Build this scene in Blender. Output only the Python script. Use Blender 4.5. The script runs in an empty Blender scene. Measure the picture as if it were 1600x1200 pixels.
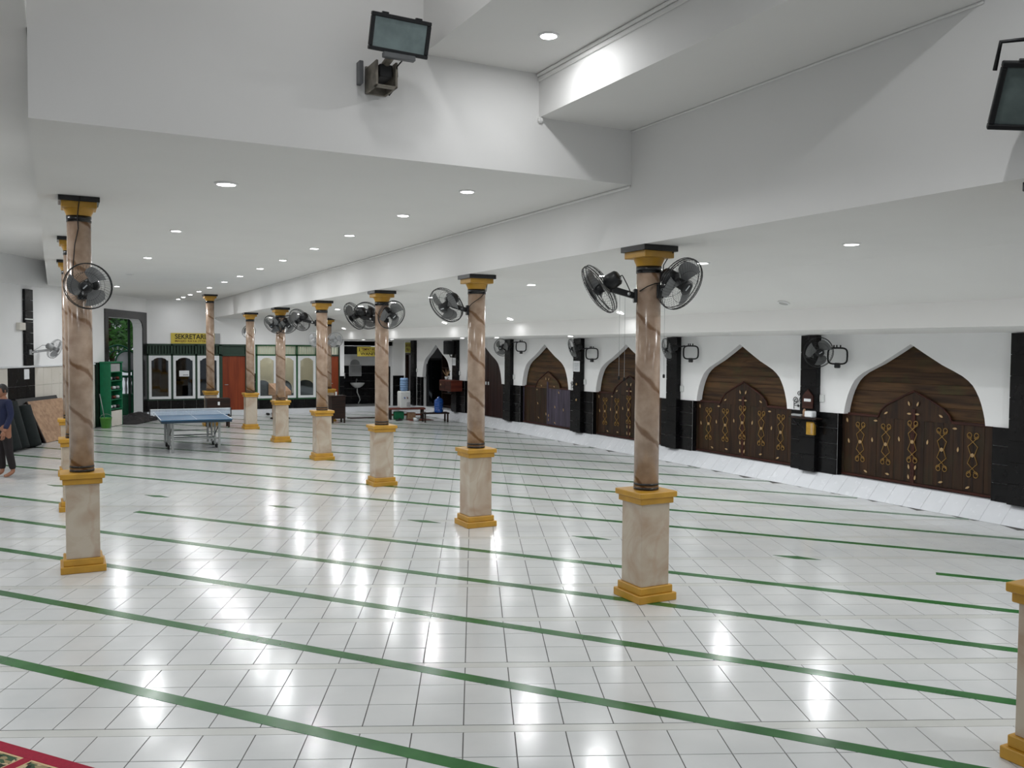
import bpy, math, random
from mathutils import Vector, Matrix, Quaternion

random.seed(7)
SC = bpy.context.scene
COL = SC.collection
PI = math.pi

# ------------------------------------------------------------------ camera, world, exposure
YAW, PITCH, ROLL, CAMZ, FPX = .4801, .0406, .0071, 2.4, 1372.4
cam_data = bpy.data.cameras.new('camera')
cam_data.sensor_fit = 'HORIZONTAL'; cam_data.sensor_width = 36.0
cam_data.lens = FPX / 1600 * 36.0
cam_data.clip_start = .05; cam_data.clip_end = 300
camera = bpy.data.objects.new('camera', cam_data); COL.objects.link(camera)
camera.matrix_world = (Matrix.Translation((0, 0, CAMZ)) @ Matrix.Rotation(-YAW, 4, 'Z') @
                       Matrix.Rotation(PI / 2 - PITCH, 4, 'X') @ Matrix.Rotation(ROLL, 4, 'Z'))
SC.camera = camera

world = bpy.data.worlds.new('overcast'); SC.world = world; world.use_nodes = True
bgn = world.node_tree.nodes['Background']
bgn.inputs[0].default_value = (.86, .93, 1.0, 1); bgn.inputs[1].default_value = .6
SC.view_settings.view_transform = 'Standard'
SC.view_settings.look = 'None'
SC.view_settings.gamma = 1.0
SC.view_settings.use_curve_mapping = False
SC.view_settings.exposure = -0.30
LAMP_W = 17.0            # watts of one downlight
LAMP_COL = (.97, .985, 1.0)
LENS_E = 18.0
SC.cycles.max_bounces = 8
SC.cycles.diffuse_bounces = 5
SC.cycles.sample_clamp_indirect = 4.0

# ------------------------------------------------------------------ materials
def s2l(c):
    return tuple(((x / 255) / 12.92 if x / 255 <= .04045 else ((x / 255 + .055) / 1.055) ** 2.4) for x in c)

class NT:
    def __init__(s, name):
        s.m = bpy.data.materials.new(name); s.m.use_nodes = True
        s.t = s.m.node_tree; s.b = s.t.nodes['Principled BSDF']
    def n(s, typ, **kw):
        nd = s.t.nodes.new(typ)
        for k, v in kw.items():
            if hasattr(nd, k): setattr(nd, k, v)
            else: nd.inputs[k.replace('_', ' ')].default_value = v
        return nd
    def l(s, a, b): s.t.links.new(a, b)

def mat(name, rgb, rough=.5, metal=0., var=.06, scale=6., bump=0., bscale=60., spec=.5, rvar=0.):
    """plain surface with fine procedural colour mottling and optional bump"""
    c = s2l(rgb); k = NT(name)
    tc = k.n('ShaderNodeTexCoord'); nz = k.n('ShaderNodeTexNoise', Scale=scale, Detail=5.)
    k.l(tc.outputs['Object'], nz.inputs['Vector'])
    rp = k.n('ShaderNodeValToRGB')
    rp.color_ramp.elements[0].position = .3; rp.color_ramp.elements[1].position = .7
    rp.color_ramp.elements[0].color = tuple(x * (1 - var) for x in c) + (1,)
    rp.color_ramp.elements[1].color = tuple(min(1, x * (1 + var)) for x in c) + (1,)
    k.l(nz.outputs[0], rp.inputs[0]); k.l(rp.outputs[0], k.b.inputs['Base Color'])
    k.b.inputs['Roughness'].default_value = rough; k.b.inputs['Metallic'].default_value = metal
    k.b.inputs['Specular IOR Level'].default_value = spec
    if bump:
        n2 = k.n('ShaderNodeTexNoise', Scale=bscale, Detail=3.)
        k.l(tc.outputs['Object'], n2.inputs['Vector'])
        bp = k.n('ShaderNodeBump', Strength=bump, Distance=.01)
        k.l(n2.outputs[0], bp.inputs['Height']); k.l(bp.outputs[0], k.b.inputs['Normal'])
    if rvar:
        mr = k.n('ShaderNodeMapRange'); mr.inputs[3].default_value = max(0, rough - rvar); mr.inputs[4].default_value = rough + rvar
        k.l(nz.outputs[0], mr.inputs[0]); k.l(mr.outputs[0], k.b.inputs['Roughness'])
    return k.m

def emit(name, rgb, e):
    k = NT(name)
    k.b.inputs['Base Color'].default_value = tuple(rgb) + (1,)
    k.b.inputs['Emission Color'].default_value = tuple(rgb) + (1,)
    k.b.inputs['Emission Strength'].default_value = e
    return k.m

def wood(name, dark, light, axis='Y', rough=.45, scale=3., mould=None):
    k = NT(name); a, b = s2l(dark), s2l(light)
    tc = k.n('ShaderNodeTexCoord'); mp = k.n('ShaderNodeMapping')
    sc = {'X': (.35, 5, 5), 'Y': (5, .35, 5), 'Z': (5, 5, .35)}[axis]
    mp.inputs['Scale'].default_value = sc
    oi = k.n('ShaderNodeObjectInfo')
    add = k.n('ShaderNodeVectorMath', operation='ADD'); mul = k.n('ShaderNodeMath', operation='MULTIPLY'); mul.inputs[1].default_value = 37.
    k.l(oi.outputs['Random'], mul.inputs[0]); k.l(tc.outputs['Object'], add.inputs[0]); k.l(mul.outputs[0], add.inputs[1])
    k.l(add.outputs[0], mp.inputs[0])
    nz = k.n('ShaderNodeTexNoise', Scale=scale, Detail=7., Distortion=.6); k.l(mp.outputs[0], nz.inputs['Vector'])
    rp = k.n('ShaderNodeValToRGB'); rp.color_ramp.elements[0].position = .35; rp.color_ramp.elements[1].position = .68
    rp.color_ramp.elements[0].color = a + (1,); rp.color_ramp.elements[1].color = b + (1,)
    k.l(nz.outputs[0], rp.inputs[0])
    out = rp.outputs[0]
    if mould:
        n3 = k.n('ShaderNodeTexNoise', Scale=2.2, Detail=6.); k.l(add.outputs[0], n3.inputs['Vector'])
        r3 = k.n('ShaderNodeValToRGB'); r3.color_ramp.elements[0].position = .52; r3.color_ramp.elements[1].position = .75
        r3.color_ramp.elements[0].color = (0, 0, 0, 1); r3.color_ramp.elements[1].color = (.8, .8, .8, 1)
        k.l(n3.outputs[0], r3.inputs[0])
        mx = k.n('ShaderNodeMix', data_type='RGBA'); k.l(r3.outputs[0], mx.inputs[0])
        k.l(out, mx.inputs[6]); mx.inputs[7].default_value = s2l(mould) + (1,); out = mx.outputs[2]
    k.l(out, k.b.inputs['Base Color']); k.b.inputs['Roughness'].default_value = rough; k.b.inputs['Specular IOR Level'].default_value = .28
    bp = k.n('ShaderNodeBump', Strength=.15, Distance=.004); k.l(nz.outputs[0], bp.inputs['Height']); k.l(bp.outputs[0], k.b.inputs['Normal'])
    return k.m

def marble_shaft():
    """tan marble with brown veins that wind down round the shaft"""
    k = NT('tan_marble')
    tc = k.n('ShaderNodeTexCoord'); oi = k.n('ShaderNodeObjectInfo')
    grad = k.n('ShaderNodeTexGradient', gradient_type='RADIAL'); k.l(tc.outputs['Object'], grad.inputs[0])
    sep = k.n('ShaderNodeSeparateXYZ'); k.l(tc.outputs['Object'], sep.inputs[0])
    nz = k.n('ShaderNodeTexNoise', Scale=3.2, Detail=5.); 
    addv = k.n('ShaderNodeVectorMath', operation='ADD'); m37 = k.n('ShaderNodeMath', operation='MULTIPLY'); m37.inputs[1].default_value = 41.
    k.l(oi.outputs['Random'], m37.inputs[0]); k.l(tc.outputs['Object'], addv.inputs[0]); k.l(m37.outputs[0], addv.inputs[1])
    k.l(addv.outputs[0], nz.inputs['Vector'])
    def M(op, a, b):
        nd = k.n('ShaderNodeMath', operation=op)
        for i, x in enumerate((a, b)):
            if isinstance(x, (int, float)): nd.inputs[i].default_value = x
            elif x is not None: k.l(x, nd.inputs[i])
        return nd.outputs[0]
    ang = M('MULTIPLY', grad.outputs[1], 1.0)
    zz = M('MULTIPLY', sep.outputs[2], 1.9)
    base = M('ADD', zz, ang)
    base = M('ADD', base, M('MULTIPLY', oi.outputs['Random'], 3.0))
    base = M('ADD', base, M('MULTIPLY', nz.outputs[0], .42))
    fr = M('FRACT', base, None)
    d = M('ABSOLUTE', M('SUBTRACT', fr, .5), None)
    nz2 = k.n('ShaderNodeTexNoise', Scale=7., Detail=6.); k.l(addv.outputs[0], nz2.inputs['Vector'])
    width = M('MULTIPLY', nz2.outputs[0], .13)
    v = M('SUBTRACT', 1.0, M('DIVIDE', d, width))
    v = M('MAXIMUM', v, 0.0)
    vein = M('MINIMUM', M('MULTIPLY', v, 1.3), .8)
    rp = k.n('ShaderNodeValToRGB'); rp.color_ramp.elements[0].position = .3; rp.color_ramp.elements[1].position = .72
    rp.color_ramp.elements[0].color = s2l((150, 125, 105)) + (1,); rp.color_ramp.elements[1].color = s2l((186, 163, 143)) + (1,)
    k.l(nz2.outputs[0], rp.inputs[0])
    mx = k.n('ShaderNodeMix', data_type='RGBA'); k.l(vein, mx.inputs[0]); k.l(rp.outputs[0], mx.inputs[6])
    mx.inputs[7].default_value = s2l((112, 78, 48)) + (1,)
    k.l(mx.outputs[2], k.b.inputs['Base Color']); k.b.inputs['Roughness'].default_value = .22
    return k.m

def marble_block():
    k = NT('cream_marble')
    tc = k.n('ShaderNodeTexCoord'); oi = k.n('ShaderNodeObjectInfo')
    addv = k.n('ShaderNodeVectorMath', operation='ADD'); m37 = k.n('ShaderNodeMath', operation='MULTIPLY'); m37.inputs[1].default_value = 29.
    k.l(oi.outputs['Random'], m37.inputs[0]); k.l(tc.outputs['Object'], addv.inputs[0]); k.l(m37.outputs[0], addv.inputs[1])
    nz = k.n('ShaderNodeTexNoise', Scale=2.4, Detail=7., Distortion=1.2); k.l(addv.outputs[0], nz.inputs['Vector'])
    rp = k.n('ShaderNodeValToRGB'); e = rp.color_ramp.elements
    e[0].position = .3; e[0].color = s2l((168, 145, 123)) + (1,); e[1].position = .62; e[1].color = s2l((190, 178, 161)) + (1,)
    k.l(nz.outputs[0], rp.inputs[0])
    wv = k.n('ShaderNodeTexWave', Scale=1.1, Distortion=9., Detail=4.); k.l(addv.outputs[0], wv.inputs['Vector'])
    r2 = k.n('ShaderNodeValToRGB'); r2.color_ramp.elements[0].position = .0; r2.color_ramp.elements[1].position = .06
    r2.color_ramp.elements[0].color = (.16,) * 3 + (1,); r2.color_ramp.elements[1].color = (0, 0, 0, 1)
    k.l(wv.outputs[0], r2.inputs[0])
    mx = k.n('ShaderNodeMix', data_type='RGBA'); k.l(r2.outputs[0], mx.inputs[0]); k.l(rp.outputs[0], mx.inputs[6])
    mx.inputs[7].default_value = s2l((160, 112, 82)) + (1,)
    k.l(mx.outputs[2], k.b.inputs['Base Color']); k.b.inputs['Roughness'].default_value = .25
    return k.m

def tile_mat(name, a, b, rough, scale=1.3, bump=.02):
    """glazed tile: colour drifts a little from tile to tile and across the floor"""
    k = NT(name); tc = k.n('ShaderNodeTexCoord'); geo = k.n('ShaderNodeNewGeometry')
    nz = k.n('ShaderNodeTexNoise', Scale=scale, Detail=5.); k.l(geo.outputs['Position'], nz.inputs['Vector'])
    rp = k.n('ShaderNodeValToRGB'); rp.color_ramp.elements[0].position = .3; rp.color_ramp.elements[1].position = .7
    rp.color_ramp.elements[0].color = s2l(a) + (1,); rp.color_ramp.elements[1].color = s2l(b) + (1,)
    k.l(nz.outputs[0], rp.inputs[0]); k.l(rp.outputs[0], k.b.inputs['Base Color'])
    n2 = k.n('ShaderNodeTexNoise', Scale=9., Detail=4.); k.l(geo.outputs['Position'], n2.inputs['Vector'])
    mr = k.n('ShaderNodeMapRange'); mr.inputs[3].default_value = rough * .75; mr.inputs[4].default_value = rough * 1.3
    k.l(n2.outputs[0], mr.inputs[0]); k.l(mr.outputs[0], k.b.inputs['Roughness'])
    n3 = k.n('ShaderNodeTexNoise', Scale=3.5, Detail=2.); k.l(geo.outputs['Position'], n3.inputs['Vector'])
    bp = k.n('ShaderNodeBump', Strength=bump, Distance=.05); k.l(n3.outputs[0], bp.inputs['Height']); k.l(bp.outputs[0], k.b.inputs['Normal'])
    return k.m

def glass_mat(name, tint=(.9, .95, .95), rough=.02, alpha_mix=.85):
    k = NT(name)
    tr = k.n('ShaderNodeBsdfTransparent'); tr.inputs[0].default_value = tint + (1,)
    gl = k.n('ShaderNodeBsdfGlossy'); gl.inputs['Roughness'].default_value = rough; gl.inputs[0].default_value = (.9, .95, 1, 1)
    mx = k.n('ShaderNodeMixShader'); mx.inputs[0].default_value = 1 - alpha_mix
    k.l(tr.outputs[0], mx.inputs[1]); k.l(gl.outputs[0], mx.inputs[2])
    k.l(mx.outputs[0], k.t.nodes['Material Output'].inputs[0])
    return k.m

def carpet_mat():
    k = NT('carpet_pattern'); tc = k.n('ShaderNodeTexCoord')
    vo = k.n('ShaderNodeTexVoronoi', Scale=19.); mp = k.n('ShaderNodeMapping'); mp.inputs['Scale'].default_value = (1, 2.1, 1)
    k.l(tc.outputs['Object'], mp.inputs[0]); k.l(mp.outputs[0], vo.inputs['Vector'])
    rp = k.n('ShaderNodeValToRGB'); rp.color_ramp.interpolation = 'CONSTANT'; e = rp.color_ramp.elements
    e[0].position = 0; e[0].color = s2l((22, 40, 26)) + (1,)
    e[1].position = .42; e[1].color = s2l((58, 84, 58)) + (1,)
    for p, c in ((.58, (150, 136, 100)), (.72, (196, 176, 140)), (.86, (120, 40, 50))):
        q = e.new(p); q.color = s2l(c) + (1,)
    k.l(vo.outputs['Color'], rp.inputs[0]); k.l(rp.outputs[0], k.b.inputs['Base Color'])
    k.b.inputs['Roughness'].default_value = .95
    n2 = k.n('ShaderNodeTexNoise', Scale=260.); k.l(tc.outputs['Object'], n2.inputs['Vector'])
    bp = k.n('ShaderNodeBump', Strength=.6, Distance=.01); k.l(n2.outputs[0], bp.inputs['Height']); k.l(bp.outputs[0], k.b.inputs['Normal'])
    return k.m

M = {}
M['paint'] = mat('white_paint', (228, 227, 225), .7, var=.015, scale=1.2, bump=.04, bscale=25)
M['wallpaint'] = mat('wall_white_paint', (240, 240, 240), .6, var=.02, scale=1.5, bump=.04, bscale=25)
M['tile'] = tile_mat('white_floor_tile', (196, 198, 198), (210, 211, 210), .16)
M['tile'].node_tree.nodes['Principled BSDF'].inputs['Specular IOR Level'].default_value = .75
M['strip'] = tile_mat('cement_strip', (186, 187, 183), (200, 201, 197), .2)
M['ledge'] = tile_mat('white_ledge_tile', (214, 217, 221), (228, 230, 234), .25)
M['grout'] = mat('dark_grout', (96, 94, 92), .9, var=.2)
M['green_line'] = tile_mat('green_floor_paint', (36, 88, 42), (52, 108, 54), .2, 3.)
M['green_line'].node_tree.nodes['Principled BSDF'].inputs['Specular IOR Level'].default_value = .22
M['shaft'] = marble_shaft()
M['pedestal'] = marble_block()
M['gold'] = mat('ochre_gold_paint', (184, 138, 44), .42, var=.14, scale=5, bump=.05)
M['black'] = mat('black_gloss_stone', (22, 21, 21), .25, var=.3)
M['blackmat'] = mat('black_plastic', (20, 21, 23), .42, var=.2)
M['blackmetal'] = mat('black_metal', (24, 24, 26), .4, .4, var=.2)
M['blade'] = mat('smoky_blade_plastic', (116, 117, 117), .3, var=.1)
M['greyplastic'] = mat('grey_plastic', (165, 166, 167), .45, var=.05)
M['lightblade'] = mat('pale_grey_blade', (185, 186, 188), .4, var=.04)
M['silver'] = mat('silver_badge', (205, 208, 210), .3, .6, var=.05)
M['blacktile'] = tile_mat('black_dado_tile', (8, 8, 10), (22, 21, 22), .25, 2.2)
M['blacktile'].node_tree.nodes['Principled BSDF'].inputs['Specular IOR Level'].default_value = .22
M['blackgrout'] = mat('dado_grout', (26, 25, 24), .9)
M['plank'] = wood('weathered_dark_planks', (42, 26, 13), (92, 65, 38), 'Y', .6, 2.4, mould=(60, 60, 30))
M['gate'] = wood('dark_stained_gate_wood', (30, 17, 8), (60, 38, 19), 'Z', .55, 2.6, mould=(44, 40, 22))
M['gate_red'] = wood('red_brown_gate_rail', (44, 19, 12), (68, 32, 21), 'Y', .55, 2.6)
M['gate_grey'] = wood('faded_grey_violet_gate_boards', (52, 46, 56), (84, 76, 92), 'Z', .5, 3.)
M['gate_plain'] = wood('plain_dark_door_wood', (30, 14, 10), (52, 26, 20), 'Z', .4, 2.)
M['brass'] = mat('tarnished_brass', (150, 116, 58), .45, .35, var=.15, scale=9)
M['leafpale'] = mat('pale_brass_leaf', (176, 146, 104), .5, .1, var=.1, scale=12)
M['reddoor'] = wood('red_brown_door', (112, 44, 20), (146, 66, 32), 'Z', .45, 2.)
M['greenwood'] = mat('dark_green_paint', (18, 52, 34), .45, var=.12)
M['greenmid'] = mat('green_frame_paint', (32, 84, 48), .45, var=.1)
M['slat'] = mat('pale_louvre_slat', (196, 204, 184), .5, var=.1)
M['whiteframe'] = mat('white_window_paint', (226, 228, 230), .4, var=.03)
M['darkglass'] = glass_mat('dark_window_glass', (.20, .22, .24), .03, .94)
M['clearglass'] = glass_mat('clear_window_glass', (.92, .95, .94), .03, .93)
M['lampglass'] = mat('dusty_lamp_glass', (118, 132, 130), .12, .35, var=.25, scale=7, spec=.8)
M['housing'] = mat('grey_metal_housing', (110, 112, 114), .45, .6, var=.1)
M['rust'] = mat('worn_bracket_metal', (128, 122, 112), .6, .3, var=.35, scale=16)
M['yellow'] = mat('yellow_sign', (206, 186, 74), .5, var=.06)
M['yellowgreen'] = mat('olive_yellow_sign', (170, 164, 60), .5, var=.06)
M['ink'] = mat('black_lettering', (18, 16, 14), .6, var=.05)
M['redink'] = mat('brown_lettering', (92, 30, 14), .6, var=.05)
M['paper'] = mat('white_paper', (224, 226, 228), .8, var=.03)
M['print'] = mat('grey_print', (120, 122, 126), .8, var=.1)
M['cream'] = tile_mat('cream_wall_tile', (206, 200, 190), (218, 213, 204), .3)
M['ttblue'] = mat('blue_table_top', (42, 92, 128), .35, var=.1)
M['ttedge'] = mat('dark_blue_table_edge', (20, 48, 66), .4, var=.1)
M['whiteline'] = mat('white_line_paint', (226, 230, 232), .5, var=.03)
M['net'] = mat('white_net', (212, 222, 232), .8, var=.05)
M['greymetal'] = mat('grey_painted_steel', (150, 153, 152), .4, .4, var=.06)
M['rubber'] = mat('black_rubber', (18, 18, 18), .7, var=.1)
M['darkwood'] = wood('dark_brown_wood', (26, 16, 12), (48, 30, 22), 'X', .45)
M['redwood'] = wood('red_brown_wood', (84, 34, 24), (116, 56, 40), 'X', .45)
M['tanboard'] = wood('tan_plywood', (146, 116, 92), (176, 144, 116), 'Y', .6, 2.)
M['white_plastic'] = mat('white_plastic', (216, 218, 216), .4, var=.03)
M['bluewater'] = mat('pale_blue_bottle', (120, 150, 186), .15, var=.08)
M['blue'] = mat('deep_blue_bottle', (26, 76, 150), .18, var=.12)
M['porcelain'] = mat('white_porcelain', (226, 228, 226), .15, var=.02)
M['teal'] = mat('emerald_green_paint', (14, 110, 72), .45, var=.12)
M['bucket'] = mat('lime_green_bucket', (84, 150, 58), .4, var=.1)
M['tarp'] = mat('dark_crumpled_tarp', (34, 30, 30), .7, var=.4, scale=5, bump=.4, bscale=9)
M['stone'] = mat('grey_paving', (128, 126, 122), .85, var=.12, bump=.1)
M['leaf'] = mat('green_leaf', (70, 128, 44), .55, var=.35, scale=3)
M['leafdark'] = mat('dark_green_leaf', (34, 78, 28), .55, var=.35, scale=3)
M['bark'] = mat('bark', (84, 66, 50), .9, var=.25, bump=.4)
M['skin'] = mat('skin', (150, 104, 80), .5, var=.05)
M['navy'] = mat('navy_cloth', (24, 32, 64), .85, var=.15)
M['sleeve'] = mat('grey_green_cloth', (76, 86, 84), .85, var=.15)
M['trouser'] = mat('dark_trouser_cloth', (26, 20, 22), .85, var=.15)
M['hair'] = mat('black_hair', (14, 12, 12), .6, var=.2, bump=.3, bscale=120)
M['carpet'] = carpet_mat()
M['carpet_red'] = mat('crimson_carpet_border', (150, 18, 48), .95, var=.12, scale=40, bump=.4, bscale=260)
M['carpet_beige'] = mat('beige_carpet_line', (196, 168, 130), .95, var=.1, scale=40)
M['sofa'] = mat('charcoal_sofa_cloth', (50, 54, 56), .85, var=.12)
M['roomwall'] = mat('office_wall', (206, 200, 184), .7, var=.03)
M['lens'] = emit('lamp_lens', (1, 1, 1), LENS_E)
M['lensoff'] = mat('unlit_lamp_lens', (180, 180, 178), .3, var=.04)
M['trim'] = mat('white_lamp_trim', (232, 232, 232), .4, var=.02)
M['darkgreencloth'] = mat('dark_green_carpet_roll', (15, 24, 24), .9, var=.25, scale=20)
M['gold_box'] = mat('gold_foil', (196, 152, 60), .3, .5, var=.2, scale=12)
M['glow'] = mat('lit_corridor_wall', (232, 222, 222), .7, var=.03)

# ------------------------------------------------------------------ mesh builder
class MB:
    def __init__(s): s.v = []; s.f = []; s.sm = []
    def add(s, vs, fs, smooth=False, mtx=None):
        o = len(s.v)
        for p in vs:
            p = Vector(p)
            s.v.append(tuple(mtx @ p) if mtx else tuple(p))
        for f in fs: s.f.append(tuple(i + o for i in f)); s.sm.append(smooth)
        return s
    def box(s, x0, x1, y0, y1, z0, z1, mtx=None):
        vs = [(x0, y0, z0), (x1, y0, z0), (x1, y1, z0), (x0, y1, z0), (x0, y0, z1), (x1, y0, z1), (x1, y1, z1), (x0, y1, z1)]
        return s.add(vs, [(0, 3, 2, 1), (4, 5, 6, 7), (0, 1, 5, 4), (1, 2, 6, 5), (2, 3, 7, 6), (3, 0, 4, 7)], False, mtx)
    def bbox(s, x0, x1, y0, y1, z0, z1, b=.01, mtx=None):
        """box with chamfered edges"""
        b = min(b, (x1 - x0) * .45, (y1 - y0) * .45, (z1 - z0) * .45)
        cx, cy, cz = (x0 + x1) / 2, (y0 + y1) / 2, (z0 + z1) / 2
        hx, hy, hz = (x1 - x0) / 2, (y1 - y0) / 2, (z1 - z0) / 2
        vs = []; idx = {}
        for sx in (-1, 1):
            for sy in (-1, 1):
                for sz in (-1, 1):
                    for a in range(3):
                        h = [hx - b, hy - b, hz - b]; h[a] += b
                        idx[(sx, sy, sz, a)] = len(vs)
                        vs.append((cx + sx * h[0], cy + sy * h[1], cz + sz * h[2]))
        fs = []
        def q(l, n):
            a, bb, c = (Vector(vs[l[i]]) for i in (0, 1, 2))
            fs.append(tuple(l) if (bb - a).cross(c - bb).dot(Vector(n)) > 0 else tuple(reversed(l)))
        for a in range(3):
            o1, o2 = (a + 1) % 3, (a + 2) % 3
            for sg in (-1, 1):
                l = []
                for s1, s2 in ((-1, -1), (1, -1), (1, 1), (-1, 1)):
                    k = [0, 0, 0]; k[a] = sg; k[o1] = s1; k[o2] = s2; l.append(idx[(*k, a)])
                n = [0, 0, 0]; n[a] = sg; q(l, n)
            for s1 in (-1, 1):
                for s2 in (-1, 1):
                    k0 = [0, 0, 0]; k0[a] = -1; k0[o1] = s1; k0[o2] = s2; k1 = list(k0); k1[a] = 1
                    n = [0, 0, 0]; n[o1] = s1; n[o2] = s2
                    q([idx[(*k0, o1)], idx[(*k1, o1)], idx[(*k1, o2)], idx[(*k0, o2)]], n)
        for sx in (-1, 1):
            for sy in (-1, 1):
                for sz in (-1, 1):
                    q([idx[(sx, sy, sz, 0)], idx[(sx, sy, sz, 1)], idx[(sx, sy, sz, 2)]], (sx, sy, sz))
        return s.add(vs, fs, False, mtx)
    def tube(s, pts, r, n=8, closed=False, cap=True):
        pts = [Vector(p) for p in pts]; N = len(pts); rings = []
        up = None
        for i in range(N):
            if closed: t = pts[(i + 1) % N] - pts[i - 1]
            else: t = pts[min(i + 1, N - 1)] - pts[max(i - 1, 0)]
            t.normalize()
            if up is None: up = t.orthogonal().normalized()
            else:
                up = up - t * up.dot(t)
                up = up.normalized() if up.length > 1e-6 else t.orthogonal().normalized()
            w = t.cross(up); rr = r[i] if isinstance(r, (list, tuple)) else r
            rings.append([pts[i] + (up * math.cos(2 * PI * k / n) + w * math.sin(2 * PI * k / n)) * rr for k in range(n)])
        vs = [p for rg in rings for p in rg]; fs = []
        for i in range(N if closed else N - 1):
            a, b = i * n, ((i + 1) % N) * n
            for k in range(n): fs.append((a + k, a + (k + 1) % n, b + (k + 1) % n, b + k))
        if not closed and cap:
            fs.append(tuple(range(n - 1, -1, -1))); fs.append(tuple((N - 1) * n + k for k in range(n)))
        return s.add(vs, fs, n > 4)
    def lathe(s, prof, n=24, mtx=None, smooth=True, cap=True):
        vs = []; fs = []
        for r, z in prof:
            for k in range(n): vs.append((r * math.cos(2 * PI * k / n), r * math.sin(2 * PI * k / n), z))
        for i in range(len(prof) - 1):
            for k in range(n):
                a = i * n + k; b = i * n + (k + 1) % n
                fs.append((a, b, b + n, a + n))
        if cap:
            fs.append(tuple(range(n - 1, -1, -1))); fs.append(tuple((len(prof) - 1) * n + k for k in range(n)))
        return s.add(vs, fs, smooth, mtx)
    def prism(s, poly, h0, h1, mtx=None):
        """extrude a 2D polygon (counter-clockwise) from h0 to h1 along local Z"""
        n = len(poly)
        vs = [(x, y, h0) for x, y in poly] + [(x, y, h1) for x, y in poly]
        fs = [tuple(range(n - 1, -1, -1)), tuple(range(n, 2 * n))]
        for i in range(n):
            j = (i + 1) % n; fs.append((i, j, j + n, i + n))
        return s.add(vs, fs, False, mtx)
    def frustum(s, h0, z0, h1, z1):
        vs = [(-h0, -h0, z0), (h0, -h0, z0), (h0, h0, z0), (-h0, h0, z0), (-h1, -h1, z1), (h1, -h1, z1), (h1, h1, z1), (-h1, h1, z1)]
        return s.add(vs, [(0, 3, 2, 1), (4, 5, 6, 7), (0, 1, 5, 4), (1, 2, 6, 5), (2, 3, 7, 6), (3, 0, 4, 7)])
    def mesh(s, name, m):
        me = bpy.data.meshes.new(name); me.from_pydata(s.v, [], s.f); me.validate()
        me.polygons.foreach_set('use_smooth', s.sm[:len(me.polygons)] if len(s.sm) == len(me.polygons) else [False] * len(me.polygons))
        me.materials.append(M[m] if isinstance(m, str) else m); me.update()
        return me
    def build(s, name, m, parent=None, loc=(0, 0, 0)):
        return link(name, s.mesh(name, m), parent, loc)

def link(name, me, parent=None, loc=(0, 0, 0), rot=None):
    o = bpy.data.objects.new(name, me); COL.objects.link(o); o.location = loc
    if rot is not None: o.rotation_euler = rot
    if parent: o.parent = parent
    return o

def thing(name, label, cat, loc=(0, 0, 0), rz=0, group=None):
    o = bpy.data.objects.new(name, None); COL.objects.link(o); o.location = loc; o.rotation_euler = (0, 0, rz)
    o.empty_display_size = .1
    return tag(o, label, cat, group)
def tag(o, label, cat, group=None):
    o['label'] = label; o['category'] = cat
    if group: o['group'] = group
    return o
def struct(o): o['kind'] = 'structure'; return o
def stuff(o): o['kind'] = 'stuff'; return o
ORD = ['nearest', 'second', 'third', 'fourth', 'fifth', 'sixth', 'seventh', 'eighth', 'ninth', 'tenth', 'eleventh', 'twelfth', 'thirteenth', 'fourteenth', 'fifteenth', 'sixteenth', 'seventeenth', 'eighteenth']
AX = Matrix(((0, 0, 1, 0), (1, 0, 0, 0), (0, 1, 0, 0), (0, 0, 0, 1)))      # local (a, b, h) -> (h, a, b): polygons standing in the YZ plane

def text_mesh(body, size, depth=.004, bold=0.0):
    cu = bpy.data.curves.new('lettering', 'FONT'); cu.body = body; cu.size = size; cu.extrude = depth; cu.offset = bold
    cu.align_x = 'LEFT'; cu.align_y = 'BOTTOM'
    ob = bpy.data.objects.new('tmp', cu); COL.objects.link(ob)
    dg = bpy.context.evaluated_depsgraph_get(); me = bpy.data.meshes.new_from_object(ob.evaluated_get(dg))
    bpy.data.objects.remove(ob); bpy.data.curves.remove(cu)
    return me
def lettering(body, width, height, m, parent, loc, rot, bold=.0, depth=.003):
    """text fitted into width x height, lower left corner at loc"""
    me = text_mesh(body, 1.0, 0.0, bold)
    xs = [v.co.x for v in me.vertices]; ys = [v.co.y for v in me.vertices]
    sx = width / (max(xs) - min(xs)); sy = height / (max(ys) - min(ys)); x0, y0 = min(xs), min(ys)
    for v in me.vertices: v.co = ((v.co.x - x0) * sx, (v.co.y - y0) * sy, depth)
    me.materials.clear(); me.materials.append(M[m])
    return link('lettering', me, parent, loc, rot)

# ------------------------------------------------------------------ key dimensions (metres)
XR, YR0, S = 5.05, 6.88, 3.865            # right-hand colonnade
XL, YL0 = .245, 10.43                     # left-hand colonnade
H0, H1, H2, H3 = 3.378, 3.952, 4.457, 4.838
XB, YC, XS = 4.86, 6.92, 3.855
XW = 11.89                                # arcade wall
YF = 31.8                                 # office wall
LP, LT, LN = Vector((1.156, 28.53, 0)), Vector((.438, .899, 0)), Vector((.899, -.438, 0))   # slanting left wall
LROT = math.atan2(LT.y, LT.x)
ARCH_Y = [9.33 + S * k for k in range(-1, 6)]
PIL_Y = [7.45 + 3.868 * k for k in range(-1, 7)]

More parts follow.
